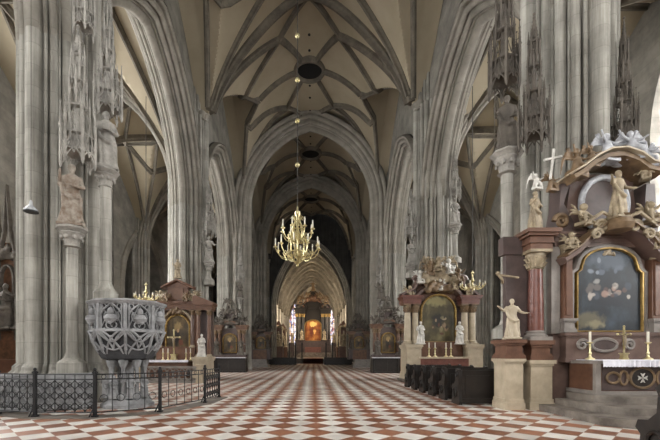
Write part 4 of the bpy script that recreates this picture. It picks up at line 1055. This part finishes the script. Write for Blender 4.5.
# cloth, candlesticks and crucifix on the table
m = MB(); rr = []
for i in range(61):
    xx = 7.12 + 2.3 * i / 60; w_ = .012 * sin(i * 1.9) + .008 * sin(i * 4.3)
    rr.append([(xx, 10.2, 1.365), (xx, 10.2, 1.38), (xx, 9.26, 1.38), (xx, 9.235 + w_, 1.365), (xx, 9.23 + w_ * 1.5, 1.2 + .02 * (i % 2)), (xx, 9.245 + w_ * 1.5, 1.2 + .02 * (i % 2)), (xx, 9.26 + w_, 1.355), (xx, 9.29, 1.365)])
m.rings(rr); tag(struct('altar_cloth', m, 'cloth'), 'white lace-edged cloth on the large right altar', 'cloth'); bpy.context.scene.objects['altar_cloth']['kind'] = 'thing'
C0 = candlestick('candlestick', .72, 'left candlestick on the large right altar cloth', (X(590, 9.75), 9.75, 1.384), 'candlesticks on the large right altar')
dup(C0, (X(648, 9.75), 9.75, 1.384), 'right candlestick on the large right altar cloth')
crucifix('brass crucifix standing on the white cloth of the large right altar', (X(624, 9.7), 9.7, 1.384), .85)

# ------------------------------------------------------------------ altar at the second right pillar
def altar2():
    D = 21.95; cx = X(438, D); x = lambda p: X(p, D); z = lambda p: Z(p, D); s = D / F
    t = thing('altar', 'baroque altar with an olive arched painting on the second right pillar behind the pews', 'altar', (cx, D, 0))
    m = MB(); m.box(cx - 2.3, cx + 2.3, D - 1.75, D + .3, 0, .16); m.box(cx - 1.6, cx + 1.6, D - 1.5, D, .16, .32); part('step', m, 'step', t)
    m = MB(); m.box(cx - 1.35, cx + 1.3, D - 1.2, D - .45, .32, 1.3); part('table_block', m, 'marble_red', t)
    m = MB(); m.box(cx - 1.42, cx + 1.37, D - 1.28, D - .4, 1.3, 1.4); part('table_slab', m, 'marble_pale', t)
    m = MB(); m.box(cx - 1.25, cx + 1.25, D - .5, D + .2, .2, 2.25); part('predella', m, 'marble_brown', t)
    m = MB(); m.box(cx - 1.85, cx + 1.85, D + .2, D + .5, .16, 5.3); part('back_wall', m, 'marble_dark', t)
    hw = x(455) - cx; pl = arch_poly(cx, hw, z(342), z(312), z(295) - z(312)); m = MB(); m.prism(pl, D - .05, D + .05); part('painting', m, 'paint_olive', t, 'arched olive brown painting of a figure in cloud')
    m = MB(); m.strip(pl, .13, D - .15, D + .08, True); part('picture_frame', m, 'gilt', t)
    for sx in (-1, 1):
        m = MB(); c0, c1 = cx + sx * 1.3, cx + sx * 2.1
        moulded_box(m, min(c0, c1), max(c0, c1), D - 1.15, D + .3, .16, z(345), .06, .25, .14); part('pedestal', m, 'marble_pale', t)
        for cc, yy in ((cx + sx * 1.42, D - .3), (cx + sx * 1.85, D - .3)): column_parts(t, cc, yy, z(345), z(305), .19, 'marble_pale', 'ochre', 'marble_pale')
        m = MB(); entab(m, cx + sx * 1.65 - .5, cx + sx * 1.65 + .5, D - .6, D + .4, z(305), z(297), .14); part('cornice_block', m, 'marble_red', t)
        m = MB(); m.strip([(cx + sx * 2.2, z(296)), (cx + sx * 1.9, z(293)), (cx + sx * 1.5, z(290)), (cx + sx * 1.25, z(283))], .22, D - .5, D + .3); swirl(m, cx + sx * 1.3, z(281), D - .3, .25, sx, .09); part('broken_pediment', m, 'marble_plum', t)
    ap = [(cx + 1.5 * cos(PI * i / 20), z(308) + (z(286) - z(308)) * sin(PI * i / 20)) for i in range(21)]
    m = MB(); m.strip(ap, .3, D - .4, D + .3); part('arched_cornice', m, 'marble_plum', t)
    m = MB(); m.prism([(cx - 1.3, z(300)), (cx + 1.3, z(300)), (cx + 1.1, z(278)), (cx + .5, z(266)), (cx - .5, z(266)), (cx - 1.1, z(278))], D, D + .4); part('attic', m, 'marble_brown', t)
    k = 0
    for px_, py, hh in ((408, 298, .75), (418, 284, .8), (428, 276, .9), (436, 272, .9), (446, 274, .9), (456, 282, .8), (466, 296, .75), (438, 291, .7), (424, 290, .6), (452, 290, .6)):
        RL('putto', PUT[k % 2], ('cream', 'white', 'ochre')[k % 3], (x(px_), D - .35, z(py)), hh, t, .5 - .3 * (k % 4)); k += 1
    RL('cloud', CLD[0], 'cream', (cx, D - .2, z(282)), 1.9, t); RL('cloud', CLD[1], 'ochre', (cx, D - .3, z(292)), 1.5, t)
    RL('angel', ANG[0], 'cream', (x(428), D - .1, z(272)), .95, t, .3); RL('angel', ANG[1], 'cream', (x(448), D - .1, z(272)), .95, t, -.3, -1)
    return cx, D
cx2, D2 = altar2()
for px_, f, side in ((420.5, 1, 'left'), (459.5, 0, 'right')):
    statue('statue', FIG[f], 'white', (X(px_, D2 - .85), D2 - .85, Z(345, D2)), 1.25, 'white statue at the %s of the olive painting on the second right altar' % side)
for q, px_ in enumerate((429, 435, 446, 451)):
    dup(C0, (X(px_, D2 - .85), D2 - .85, 1.404), '%s slim candlestick on the altar behind the pews' % ('first from the left', 'second from the left', 'third from the left', 'fourth from the left')[q], None, 1.1)['group'] = 'candlesticks on the second right altar'

# ------------------------------------------------------------------ altar at the second left pillar
def altar3():
    D = 22.9; cx = X(178, D); x = lambda p: X(p, D); z = lambda p: Z(p, D)
    t = thing('altar', 'brown marble altar with a gabled top on the second left pillar behind the railing', 'altar', (cx, D, 0))
    m = MB(); m.box(cx - 2.2, cx + 1.2, D - 1.9, D + .3, 0, .16); part('step', m, 'step', t)
    m = MB(); m.box(cx - 1.7, cx + .95, D - 1.15, D - .4, .16, 1.12); part('table_block', m, 'marble_brown', t)
    m = MB(); m.box(cx - 1.8, cx + 1.02, D - 1.25, D - .35, 1.12, 1.2); part('table_slab', m, 'marble_pale', t)
    m = MB(); m.box(cx - 1.15, cx + 1.15, D - .4, D + .4, 0, 2.0); part('predella', m, 'marble_brown', t)
    m = MB(); m.box(cx - 1.2, cx + 1.2, D + .1, D + .5, 1.2, z(302)); part('back_wall', m, 'marble_brown', t)
    hw = .72; pl = arch_poly(cx, hw, z(354), z(328), z(315) - z(328)); m = MB(); m.prism(pl, D - .02, D + .1); part('painting', m, 'paint_brown', t, 'dark brown arched painting')
    m = MB(); m.strip(pl, .14, D - .1, D + .12, True); part('picture_frame', m, 'gilt', t)
    m = MB(); m.strip([(cx + .95 * cos(PI * i / 16), z(328) + (z(310) - z(328)) * sin(PI * i / 16)) for i in range(17)], .16, D - .2, D + .12); part('arched_moulding', m, 'marble_pale', t)
    for sx in (-1, 1):
        m = MB(); m.box(cx + sx * 1.05 - .14, cx + sx * 1.05 + .14, D - .15, D + .15, z(354), z(310)); part('pilaster', m, 'marble_brown', t)
        m = MB(); moulded_box(m, cx + sx * 1.05 - .18, cx + sx * 1.05 + .18, D - .22, D + .15, 1.2, z(354), .04, .1, .1); part('pilaster_base', m, 'marble_grey', t)
    m = MB(); entab(m, cx - 1.25, cx + 1.25, D - .25, D + .5, z(310), z(302), .15); part('entablature', m, 'marble_brown', t)
    m = MB(); m.box(cx - .62, cx + .62, D - .05, D + .4, z(302), z(287)); m.box(cx - .35, cx + .35, D - .12, D, z(300), z(289)); part('attic', m, 'marble_brown', t)
    m = MB(); m.strip([(cx - .95, z(288)), (cx - .6, z(285)), (cx, z(280.5)), (cx + .6, z(285)), (cx + .95, z(288))], .18, D - .3, D + .4); m.prism([(cx - .9, z(288)), (cx + .9, z(288)), (cx, z(281))], D - .1, D + .4); part('gable', m, 'marble_brown', t)
    for sx in (-1, 1):
        m = MB(); swirl(m, cx + sx * .85, z(298), D - .1, .22, sx, .07); part('volute', m, 'marble_pale', t)
        RL('putto', PUT[0 if sx < 0 else 1], 'cream', (cx + sx * 1.05, D - .05, z(301.5)), .75, t, -.3 * sx)
    for sx in (-1, 1): column_parts(t, cx + sx * .98, D - .32, 1.95, z(311), .11, 'marble_plum', 'ochre', 'marble_pale'); RL('putto', PUT[0], 'ochre', (cx + sx * .6, D - .3, z(302)), .6, t, 0)
    RL('cloud', CLD[1], 'ochre', (cx, D - .28, z(314)), .8, t)
    # right wing set forward, with its own columns and sloping pediment
    wx = x(206); m = MB(); moulded_box(m, wx - .42, wx + .42, D - 1.2, D + .2, .16, z(357), .06, .25, .14); part('pedestal', m, 'marble_pale', t)
    m = MB(); m.box(wx - .4, wx + .4, D - .1, D + .3, z(357), z(311)); m.box(wx - .22, wx + .22, D - .12, D - .05, z(350), z(316)); part('wing_wall', m, 'marble_dark', t)
    for dx in (-.32, .32): column_parts(t, wx + dx, D - .45, z(357), z(311), .12, 'marble_brown', 'ochre', 'marble_pale')
    m = MB(); entab(m, wx - .48, wx + .5, D - .65, D + .3, z(311), z(305), .12); m.prism([(wx - .6, z(305)), (wx + .65, z(305)), (wx + .65, z(304)), (wx - .45, z(297)), (wx - .6, z(298))], D - .7, D + .2); part('cornice_block', m, 'marble_brown', t)
    return cx, D, wx, t
cx3, D3, wx3, t3 = altar3()
statue('statue', FIG[1], 'white', (wx3, D3 - .92, Z(357, D3)), 1.3, 'white statue between the small columns at the right of the brown gabled altar')
statue('statue', FIG[3], 'cream', (cx3, D3 - .05, Z(280.5, D3) + .1), 1.15, 'small stone figure standing on the gable of the brown left altar')
m = MB(); m.box(cx3 - 1.82, cx3 + 1.04, D3 - 1.27, D3 - 1.255, 1.08, 1.2); m.box(cx3 - 1.82, cx3 + 1.04, D3 - 1.27, D3 - .95, 1.202, 1.212); o = part('altar_cloth', m, 'cloth'); tag(o, 'narrow white cloth along the front edge of the brown left altar table', 'cloth')
crucifix('slim standing crucifix in front of the dark painting on the brown left altar', (cx3 + .05, D3 - .8, 1.204), 1.75)
for q, px_ in enumerate((163, 168, 186, 190.5)):
    dup(C0, (X(px_, D3 - .75), D3 - .75, 1.205), '%s candlestick on the brown left altar' % ('outer left', 'inner left', 'inner right', 'outer right')[q], None, .95)['group'] = 'candlesticks on the brown left altar'
# low balustrade and communion bench before that altar
t = thing('stone_balustrade', 'low stone balustrade of loops in front of the brown left altar', 'balustrade', (X(178, 20.2), 20.2, 0)); xa, xb = X(140, 20.2), X(200, 20.2)
m = MB(); m.box(xa, xb, 20.1, 20.3, .0, .12); m.box(xa, xb, 20.08, 20.32, .78, .9); part('rail', m, 'marble_grey', t)
m = MB()
for k in range(9):
    c = xa + .3 + (xb - xa - .6) * k / 8; m.tube([(c + .17 * cos(a), 20.2, .45 + .3 * sin(a)) for a in [2 * PI * i / 14 for i in range(14)]], .04, 5, True); m.tube([(c + .16, 20.2, .45), (c + .3, 20.2, .45)], .035, 5)
part('baluster_tracery', m, 'marble_grey', t)
for xx in (xa, xb): m = MB(); moulded_box(m, xx - .14, xx + .14, 20.05, 20.35, 0, 1.0, .04, .12, .08); part('post', m, 'marble_pale', t)

# ------------------------------------------------------------------ dark altars at the third pillars
def dark_altar(cx, D, w_, h, label, grille=None, mat='carveddark', pm='paint_brown', wood='brownwood'):
    t = thing('altar', label, 'altar', (cx, D, 0))
    m = MB(); moulded_box(m, cx - w_ * .5, cx + w_ * .5, D - .4, D + .3, 0, h * .24, .08, .2, .14); part('pedestal', m, 'marble_dark', t)
    m = MB(); m.box(cx - w_ * .32, cx + w_ * .32, D - .95, D - .4, 0, 1.15); part('table_block', m, wood, t)
    m = MB(); m.box(cx - w_ * .42, cx + w_ * .42, D, D + .35, h * .24, h * .62); part('back_wall', m, 'marble_dark', t)
    pl = arch_poly(cx, w_ * .2, h * .27, h * .46, h * .08); m = MB(); m.prism(pl, D - .08, D); part('painting', m, pm, t)
    m = MB(); m.strip(pl, .13, D - .16, D + .02, True); part('picture_frame', m, 'gilt', t)
    for sx in (-1, 1):
        for q in (.3, .42): column_parts(t, cx + sx * w_ * q, D - .18, h * .24, h * .6, .16, wood, 'ochre', 'marble_grey')
        m = MB(); entab(m, cx + sx * w_ * .37 - .5, cx + sx * w_ * .37 + .5, D - .42, D + .35, h * .6, h * .66, .12); part('cornice_block', m, wood, t)
        m = MB(); swirl(m, cx + sx * w_ * .3, h * .72, D - .1, w_ * .08, sx, .09); part('volute', m, mat, t)
    m = MB(); m.strip([(cx + w_ * .3 * cos(PI * i / 16), h * .6 + h * .12 * sin(PI * i / 16)) for i in range(17)], .25, D - .3, D + .3); part('arched_cornice', m, wood, t)
    m = MB(); m.prism([(cx - w_ * .26, h * .66), (cx + w_ * .26, h * .66), (cx + w_ * .2, h * .8), (cx + w_ * .08, h * .9), (cx - w_ * .08, h * .9), (cx - w_ * .2, h * .8)], D, D + .35); part('attic', m, 'marble_dark', t)
    RL('cloud', CLD[0], mat, (cx, D - .1, h * .68), w_ * .5, t); RL('cloud', CLD[1], mat, (cx, D - .05, h * .84), w_ * .32, t)
    for k, (dx, zz, hh) in enumerate(((-.4, .66, .95), (.4, .66, .95), (-.2, .78, .9), (.2, .78, .9))): RL('putto', PUT[k % 2], mat, (cx + dx * w_, D - .12, h * zz), hh, t, .3 - .2 * k)
    RL('angel', ANG[0], mat, (cx - .15, D - .05, h * .89), 1.1, t)
    for sx in (-1, 1): RL('saint_figure', FIG[1 + sx], mat, (cx + sx * w_ * .36, D - .55, h * .24), 1.5, t)
    m = MB(); m.box(cx - w_ * .5, cx + w_ * .5, D - .75, D - .4, 0, h * .24 - .02); part('pedestal', m, 'marble_dark', t)
    return t
dark_altar(X(230, 34.9), 34.9, 3.1, 6.4, 'dark carved altar with crowded figures on the third left pillar')
dark_altar(X(388, 33.5), 33.5, 2.9, 6.4, 'dark carved altar with crowded figures on the third right pillar')
def kneeler(px0, px1, d, ytop, label, cloth=True, group='black benches along the far nave'):
    x0, x1 = X(px0, d), X(px1, d); zt = Z(ytop, d); t = thing('kneeling_bench', label, 'bench', ((x0 + x1) / 2, d, 0), group)
    m = MB(); m.box(x0, x1, d, d + .12, 0, zt - .12); m.box(x0 - .05, x1 + .05, d - .1, d + .25, 0, .14); m.box(x0, x1, d + .5, d + .9, .16, .45)
    k = max(2, int((x1 - x0) / .9))
    for i in range(k): a = x0 + (x1 - x0) * (i + .12) / k; m.box(a, a + (x1 - x0) / k * .76, d - .03, d, .25, zt - .25)
    part('front_panel', m, 'wood', t); m = MB(); m.box(x0 - .06, x1 + .06, d - .12, d + .3, zt - .12, zt - .04); part('book_rest', m, 'wood', t)
    for xx in (x0, x1): m = MB(); m.box(xx - .06, xx + .06, d - .12, d + .9, 0, zt - .12); part('end_panel', m, 'wood', t)
    if cloth: m = MB(); m.box(x0 - .08, x1 + .08, d - .15, d + .3, zt - .04, zt); part('linen_strip', m, 'cloth', t)
kneeler(215, 245, 32.4, 357.5, 'black kneeling bench with a white top strip before the dark third left altar')
kneeler(373, 399, 31.2, 357.5, 'black kneeling bench with a white top strip before the dark third right altar')
kneeler(269, 296, 57.0, 357.2, 'long low black bench left of the choir steps', False)
kneeler(324.5, 353, 57.0, 357.2, 'long low black bench right of the choir steps', False)
# stepped stone plinths at the fourth pillars
for px0, px1, d, side in ((245, 268, 46.0, 'left'), (353.5, 373, 44.6, 'right')):
    t = thing('altar_steps', 'pale stepped stone platform at the fourth %s pillar' % side, 'steps', (X((px0 + px1) / 2, d), d, 0)); x0, x1 = X(px0, d), X(px1, d)
    for i in range(3): m = MB(); m.box(x0 + .12 * i, x1 - .12 * i, d + .35 * i, d + 2.2, .32 * i, .32 * i + .32 - .07 * (i < 2)); m.box(x0 + .12 * i - .05, x1 - .12 * i + .05, d + .35 * i - .06, d + 2.2, .32 * i + .25, .32 * i + .32); part('step', m, 'marble_grey', t)
    dark_altar((x0 + x1) / 2 + (.3 if side == 'left' else -.3), d + 1.8, 2.6, 5.2, 'small dim altar on the stepped platform at the fourth %s pillar' % side).location.z += .965

# ------------------------------------------------------------------ pews on the right
def pew_proto():
    """a bench running +x from its aisle end at the origin, people facing +y"""
    t = thing('pew', '', 'pew', (0, 0, 0), 'pews between the right pillars'); Wd = 1.9
    e = MB(); pr = [(.0, 0), (.62, 0), (.62, .1), (.55, .16), (.52, .42), (.6, .5), (.56, .6), (.4, .62), (.28, .72), (.26, .95), (.3, 1.03), (.2, 1.1), (.06, 1.06), (-.02, .92), (.0, .7), (.06, .5), (.02, .3), (-.04, .12)]
    e.prismx(pr, -.05, .05); 
    e.tube([(-.07, .28 + .12 * cos(a), .35 + .14 * sin(a)) for a in [2 * PI * i / 12 for i in range(12)]], .025, 5, True); e.tube([(-.07, .14 + .06 * cos(a), .93 + .07 * sin(a)) for a in [2 * PI * i / 12 for i in range(12)]], .02, 5, True)
    part('end_panel', e, 'wood', t, 'curved scrolled end panel')
    b = MB(); b.box(.05, Wd, .03, .09, .05, 1.0); b.box(.05, Wd, 0, .12, .97, 1.05); b.box(.05, Wd, .0, .04, .05, .2)
    for i in range(2): b.box(.15 + .88 * i, .9 + .88 * i, .0, .04, .3, .88)
    part('backrest', b, 'wood', t); s = MB(); s.box(.05, Wd, .09, .5, .42, .47); part('seat', s, 'wood', t)
    e2 = MB(); e2.prismx(pr, Wd, Wd + .08); part('end_panel', e2, 'wood', t); return t
PW = pew_proto(); lab = ['nearest', 'second', 'third', 'fourth', 'fifth', 'sixth']
for i in range(6):
    loc = (4.42, 11.3 + 1.22 * i, 0); l = '%s black wooden pew, counted from the camera, in the block before the arched olive painting' % lab[i]
    if i == 0: PW.location = loc; PW['label'] = 'nearest black wooden pew of the block, its broad plain back towards the camera'
    else: dup(PW, loc, l)
o = dup(PW, (4.45, 4.55, 0), 'dark pew end cut by the bottom right edge of the photo', None, (1, 1, 1.05)); del o['group']

# ------------------------------------------------------------------ candle crowns
def candle_crown(name, label, cx, d, zc, R, h, arms, mat, zrope, tiers=1, cat='chandelier', balls=(), cage=False):
    t = thing(name, label, cat, (cx, d, zc))
    c = MB(); c.tube([(cx, d, zc + h), (cx, d, zrope)], .02, 6); part('chain', c, 'rope', t)
    for z_ in balls: b = MB(); b.ball((cx, d, z_), .115, 12, 9); part('ball', b, 'brass', t)
    s = MB(); s.lathe([(.01, -h * .12), (.07 * R, -h * .08), (.03 * R, -h * .03), (.16 * R, .04 * h), (.2 * R, .1 * h), (.08 * R, .2 * h), (.06 * R, .34 * h), (.16 * R, .42 * h), (.1 * R, .5 * h), (.05 * R, .6 * h), (.05 * R, .78 * h), (.13 * R, .84 * h), (.13 * R, .88 * h), (.04 * R, .92 * h), (.02 * R, h)], (cx, d, zc), 14); part('stem', s, mat, t)
    for ti in range(tiers):
        rr = R * (1 - .28 * ti); zz = zc + h * (.08 + .34 * ti); na = arms - 2 * ti if tiers > 1 else arms
        for q in range(na):
            a = 2 * PI * q / na + .2 + .3 * ti; u = Vector((cos(a), sin(a), 0)); O = Vector((cx, d, zz)); m = MB()
            m.tube([O + u * (rr * f) + Vector((0, 0, h * g)) for f, g in ((.12, .02), (.3, -.07), (.55, -.1), (.8, -.05), (.95, .03), (1.0, .1))], .022 * max(1, R), 6)
            m.tube([O + u * (rr * f) + Vector((0, 0, h * g)) for f, g in ((.55, -.1), (.66, .0), (.56, .06), (.48, .0), (.54, -.05))], .016 * max(1, R), 5)
            m.lathe([(.02, -.02), (.085 * R, 0), (.1 * R, .04), (.03, .03), (.04 * R, .12 * R)], O + u * rr + Vector((0, 0, h * .1)), 10)
            ar = part('arm', m, mat, t)
            k = MB(); k.lathe([(.032, 0), (.03, h * .13), (.008, h * .15)], O + u * rr + Vector((0, 0, h * .1 + .08 * R)), 8); part('candle', k, 'candle', ar)
    if cage:
        for q in range(8):
            a = 2 * PI * q / 8; u = Vector((cos(a), sin(a), 0)); m = MB(); O = Vector((cx, d, zc))
            m.tube([O + u * (R * f) + Vector((0, 0, h * g)) for f, g in ((.06, -.1), (.3, -.03), (.42, .1), (.4, .28), (.3, .45), (.22, .6), (.1, .72), (.22, .8), (.32, .76))], .03, 6)
            for f, g in ((.42, .1), (.36, .34), (.24, .56)): m.ball(O + u * (R * f) + Vector((0, 0, h * g)), .055, 8, 6)
            part('cage_rib', m, mat, t)
        for f, g, rad in ((.42, .1, .03), (.37, .33, .03), (.22, .6, .025)):
            m = MB(); m.tube([(cx + R * f * cos(a), d + R * f * sin(a), zc + h * g) for a in [2 * PI * i / 24 for i in range(24)]], rad, 6, True); part('hoop', m, mat, t)
        m = MB(); m.ball((cx, d, zc - h * .14), .07, 10, 8); part('drop', m, mat, t)
    return t
dC = 18.0
candle_crown('chandelier', 'large gilded nave chandelier with two tiers of candles on a long chain', X(297.5, dC), dC, Z(258, dC), 1.05, (258 - 206) * dC / F, 10, 'brass', 24.5, 2, balls=[Z(p, dC) for p in (36, 80, 121, 165)], cage=True)
candle_crown('candle_crown', 'small brass candle crown hanging beside the brown left altar', X(146, 21.0), 21.0, Z(300, 21.0), .62, 1.0, 8, 'brass', 15.9)
candle_crown('candle_crown', 'small brass candle crown hanging at the right of the olive painting altar', X(472.5, 20.2), 20.2, Z(289, 20.2), .62, 1.0, 8, 'brass', 15.9)
# hanging glass lamp on the left front pillar
xl, dl = X(31, 9.7), 9.7; zl = Z(211, dl); t = thing('hanging_lamp', 'small bell-shaped glass lamp hanging before the left front pillar', 'lamp', (xl, dl, zl))
m = MB(); m.lathe([(.15, .05), (.16, .0), (.15, -.02), (.12, .0), (.13, .06), (.05, .14), (.035, .24), (.02, .27)], (xl, dl, zl), 16); part('lamp_shade', m, 'glass', t)
m = MB(); m.lathe([(.17, 0), (.17, .025), (.13, .03)], (xl, dl, zl - .03), 16); part('rim', m, 'iron', t)
m = MB(); m.tube([(xl, dl, zl + .25), (xl, dl, 15.5)], .008, 5); part('cord', m, 'rope', t)

# ------------------------------------------------------------------ far left: dark gothic altar in the aisle
def aisle_shrine(px, d, wpx, ytop, label):
    cx = X(px, d); w_ = wpx * d / F; h = Z(ytop, d); t = thing('gothic_altar', label, 'altar', (cx, d, 0))
    m = MB(); moulded_box(m, cx - w_ / 2, cx + w_ / 2, d, d + .8, 0, 1.3, .08, .2, .15); part('table_block', m, 'marble_brown', t)
    m = MB(); m.box(cx - w_ * .46, cx + w_ * .46, d + .4, d + .8, 1.3, h * .62); part('back_wall', m, 'brownwood', t)
    for q in range(3):
        c = cx + w_ * .3 * (q - 1); pl = arch_poly(c, w_ * .11, h * .24, h * .46, h * .06); m = MB(); m.strip(pl, .12, d + .2, d + .45, True); part('niche_frame', m, 'carveddark', t)
        RL('saint_figure', FIG[q], 'carveddark', (c, d + .2, h * .25), h * .19, t)
    for q in range(4):
        c = cx + w_ * .3 * (q - 1.5); m = MB(); m.lathe([(.1, h * .2), (.1, h * .66), (.16, h * .67), (.1, h * .7), (.015, h * .93)], (c, d + .3, 0), 4, ph=PI / 4); part('pinnacle', m, 'carveddark', t)
    for q in range(3):
        c = cx + w_ * .3 * (q - 1); m = MB(); m.strip([(c - w_ * .14, h * .56), (c - w_ * .05, h * .66), (c, h * (.86 if q == 1 else .76)), (c + w_ * .05, h * .66), (c + w_ * .14, h * .56)], .14, d + .2, d + .4); part('gablet', m, 'carveddark', t)
    RL('cloud', CLD[1], 'carveddark', (cx, d + .35, h * .55), w_ * .5, t)
    return t
aisle_shrine(2, 17.5, 62, 150, 'dark carved gothic altar at the left edge, behind the left front pillar')

# ------------------------------------------------------------------ choir furnishings
def high_altar():
    D = 91.0; cx = X(313, D); x = lambda p: X(p, D); z = lambda p: Z(p, D)
    t = thing('high_altar', 'dark marble high altar with a glowing golden painting at the end of the choir', 'altar', (cx, D, .9))
    for i in range(4): m = MB(); m.box(cx - 4.6 + .4 * i, cx + 4.6 - .4 * i, D - 4 + .6 * i, D + 1.5, .9 + .3 * i, 1.2 + .3 * i); part('step', m, 'step', t)
    m = MB(); m.box(cx - 1.9, cx + 1.9, D - 1.8, D - .6, 2.1, 3.4); part('table_block', m, 'marble_red', t)
    m = MB(); m.box(cx - 4.3, cx + 4.3, D - .5, D + .8, 2.1, z(341)); part('pedestal', m, 'marble_dark', t)
    m = MB(); m.box(cx - 3.2, cx + 3.2, D + .2, D + .8, z(341), z(306)); part('back_wall', m, 'wood', t)
    hw = 2.0; pl = arch_poly(cx, hw, z(341), z(326), z(320) - z(326)); m = MB(); m.prism(pl, D - .1, D + .15); part('painting', m, 'paint_gold', t, 'orange and gold altar painting')
    m = MB(); m.strip(pl, .3, D - .3, D + .2, True); part('picture_frame', m, 'gilt', t)
    for sx in (-1, 1):
        for q in (2.3, 3.1, 3.9): column_parts(t, cx + sx * q, D - .1 - .2 * (q > 3), z(341), z(314), .3, 'wood', 'gilt', 'marble_dark')
        m = MB(); entab(m, cx + sx * 3.1 - 1.2, cx + sx * 3.1 + 1.2, D - .6, D + .8, z(314), z(308), .3); part('cornice_block', m, 'wood', t)
        m = MB(); m.strip([(cx + sx * 4.2, z(307)), (cx + sx * 3.2, z(303)), (cx + sx * 2.2, z(304)), (cx + sx * 1.6, z(308))], .5, D - .5, D + .6); part('broken_pediment', m, 'wood', t)
        RL('angel', ANG[0], 'ochre', (cx + sx * 3.0, D - .2, z(304)), 2.2, t, 0, sx); RL('angel', ANG[1], 'ochre', (cx + sx * 1.2, D - .2, z(300)), 2.0, t, 0, sx)
        RL('saint_figure', FIG[1 if sx < 0 else 0], 'cream', (cx + sx * 2.7, D - .9, z(340)), 2.5, t); RL('saint_figure', FIG[3 if sx < 0 else 2], 'cream', (cx + sx * 5.0, D - .3, z(343)), 2.5, t)
        m = MB(); moulded_box(m, cx + sx * 5 - .5, cx + sx * 5 + .5, D - .8, D + .3, .9, z(343) , .08, .2, .15); part('side_pedestal', m, 'marble_dark', t)
    m = MB(); m.prism([(cx - 2.2, z(308)), (cx + 2.2, z(308)), (cx + 1.7, z(297)), (cx + .7, z(291)), (cx - .7, z(291)), (cx - 1.7, z(297))], D, D + .7); part('attic', m, 'wood', t)
    m = MB(); m.strip([(cx + 2.3 * cos(PI * i / 16), z(308) + (z(297) - z(308)) * sin(PI * i / 16)) for i in range(17)], .4, D - .4, D + .5); part('arched_cornice', m, 'brownwood', t)
    RL('saint_figure', FIG[2], 'ochre', (cx, D, z(291)), 2.4, t); RL('cloud', CLD[0], 'brownwood', (cx, D - .2, z(301)), 3.2, t)
    return t
high_altar()
for px_, d, f, side in ((278.5, 66.0, 0, 'left'), (283, 72.0, 1, 'left'), (343.5, 66.0, 2, 'right'), (340.5, 72.0, 3, 'right')):
    x0 = X(px_, d); zb = .9 if d > 66.5 else 0
    t = thing('choir_altar', '%s pale side altar with a statue on the %s of the choir entrance' % ('outer' if d < 70 else 'inner', side), 'altar', (x0, d, zb))
    m = MB(); moulded_box(m, x0 - .8, x0 + .8, d - .4, d + .5, zb, 3.0, .08, .2, .15); part('pedestal', m, 'marble_brown', t)
    m = MB(); m.box(x0 - .7, x0 + .7, d + .1, d + .4, 3.0, 6.3); m.prism([(x0 - .8, 6.3), (x0 + .8, 6.3), (x0, 7.6)], d + .05, d + .4); part('back_wall', m, 'marble_brown', t)
    for sx in (-1, 1): column_parts(t, x0 + sx * .6, d - .05, 3.0, 6.2, .13, 'marble_pale', 'cream', 'marble_pale')
    RL('saint_figure', FIG[f], 'cream', (x0, d - .15, 3.05), 2.6, t); RL('cloud', CLD[f % 2], 'cream', (x0, d + .1, 6.3), 1.3, t)
# choir stalls
for side in (-1, 1):
    t = thing('choir_stalls', 'dark wooden choir stalls along the %s wall of the choir' % ('left' if side < 0 else 'right'), 'stalls', (XC + side * 5.6, 80, .9))
    m = MB(); xs_ = XC + side * 6.2; m.box(min(xs_, xs_ + side * .3), max(xs_, xs_ + side * .3), 74, 87, .9, 4.6); part('backrest', m, 'brownwood', t)
    m = MB(); xs_ = XC + side * 5.4; m.box(min(xs_, xs_ + side * .8), max(xs_, xs_ + side * .8), 74, 87, .9, 1.5); part('seat', m, 'brownwood', t)
    m = MB(); xs_ = XC + side * 4.6; m.box(min(xs_, xs_ + side * .2), max(xs_, xs_ + side * .2), 74, 87, .9, 2.2); part('front_panel', m, 'wood', t)
    for k in range(8):
        m = MB(); m.lathe([(.12, 4.6), (.12, 5.4), (.2, 5.45), (.01, 6.4)], (XC + side * 6.3, 74.5 + 1.7 * k, 0), 4); part('pinnacle', m, 'brownwood', t)
for px0, px1, side in ((283, 302, 'left'), (326, 345, 'right')):
    railing('iron_railing', [(X(px0 + (px1 - px0) * q / 3, 67.2), 67.2) for q in range(4)], 2.6, 'black iron choir screen railing %s of the central steps' % side, pr=.12, dense=False, group='choir screen railings').location.z += .9
# red runner up the middle of the steps
m = MB(); xr0, xr1 = X(303, 64), X(323, 64)
pr = [(60.5, .012), (64.59, .012)] + [p_ for i in range(5) for p_ in ((64.59 + .38 * i, .18 * (i + 1) + .012), (64.59 + .38 * (i + 1), .18 * (i + 1) + .012))] + [(86, .912)]
m.rings([[(xr0, y, z_), (xr1, y, z_), (xr1, y, z_ - .01), (xr0, y, z_ - .01)] for y, z_ in pr]); tag(struct('carpet_runner', m, 'marble_red'), 'dull red carpet runner leading up the choir steps', 'carpet'); bpy.context.scene.objects['carpet_runner']['kind'] = 'thing'
# ------------------------------------------------------------------ world / view
w = bpy.data.worlds.new('world'); sc.world = w; w.use_nodes = True
w.node_tree.nodes['Background'].inputs[0].default_value = (.7, .78, .9, 1); w.node_tree.nodes['Background'].inputs[1].default_value = .1
sc.view_settings.view_transform = 'Standard'; sc.view_settings.look = 'None'; sc.view_settings.gamma = 1; sc.view_settings.use_curve_mapping = False
sc.view_settings.exposure = 1.32
sc.cycles.use_denoising = True
sc.cycles.max_bounces = 8; sc.cycles.diffuse_bounces = 2; sc.cycles.sample_clamp_indirect = 6
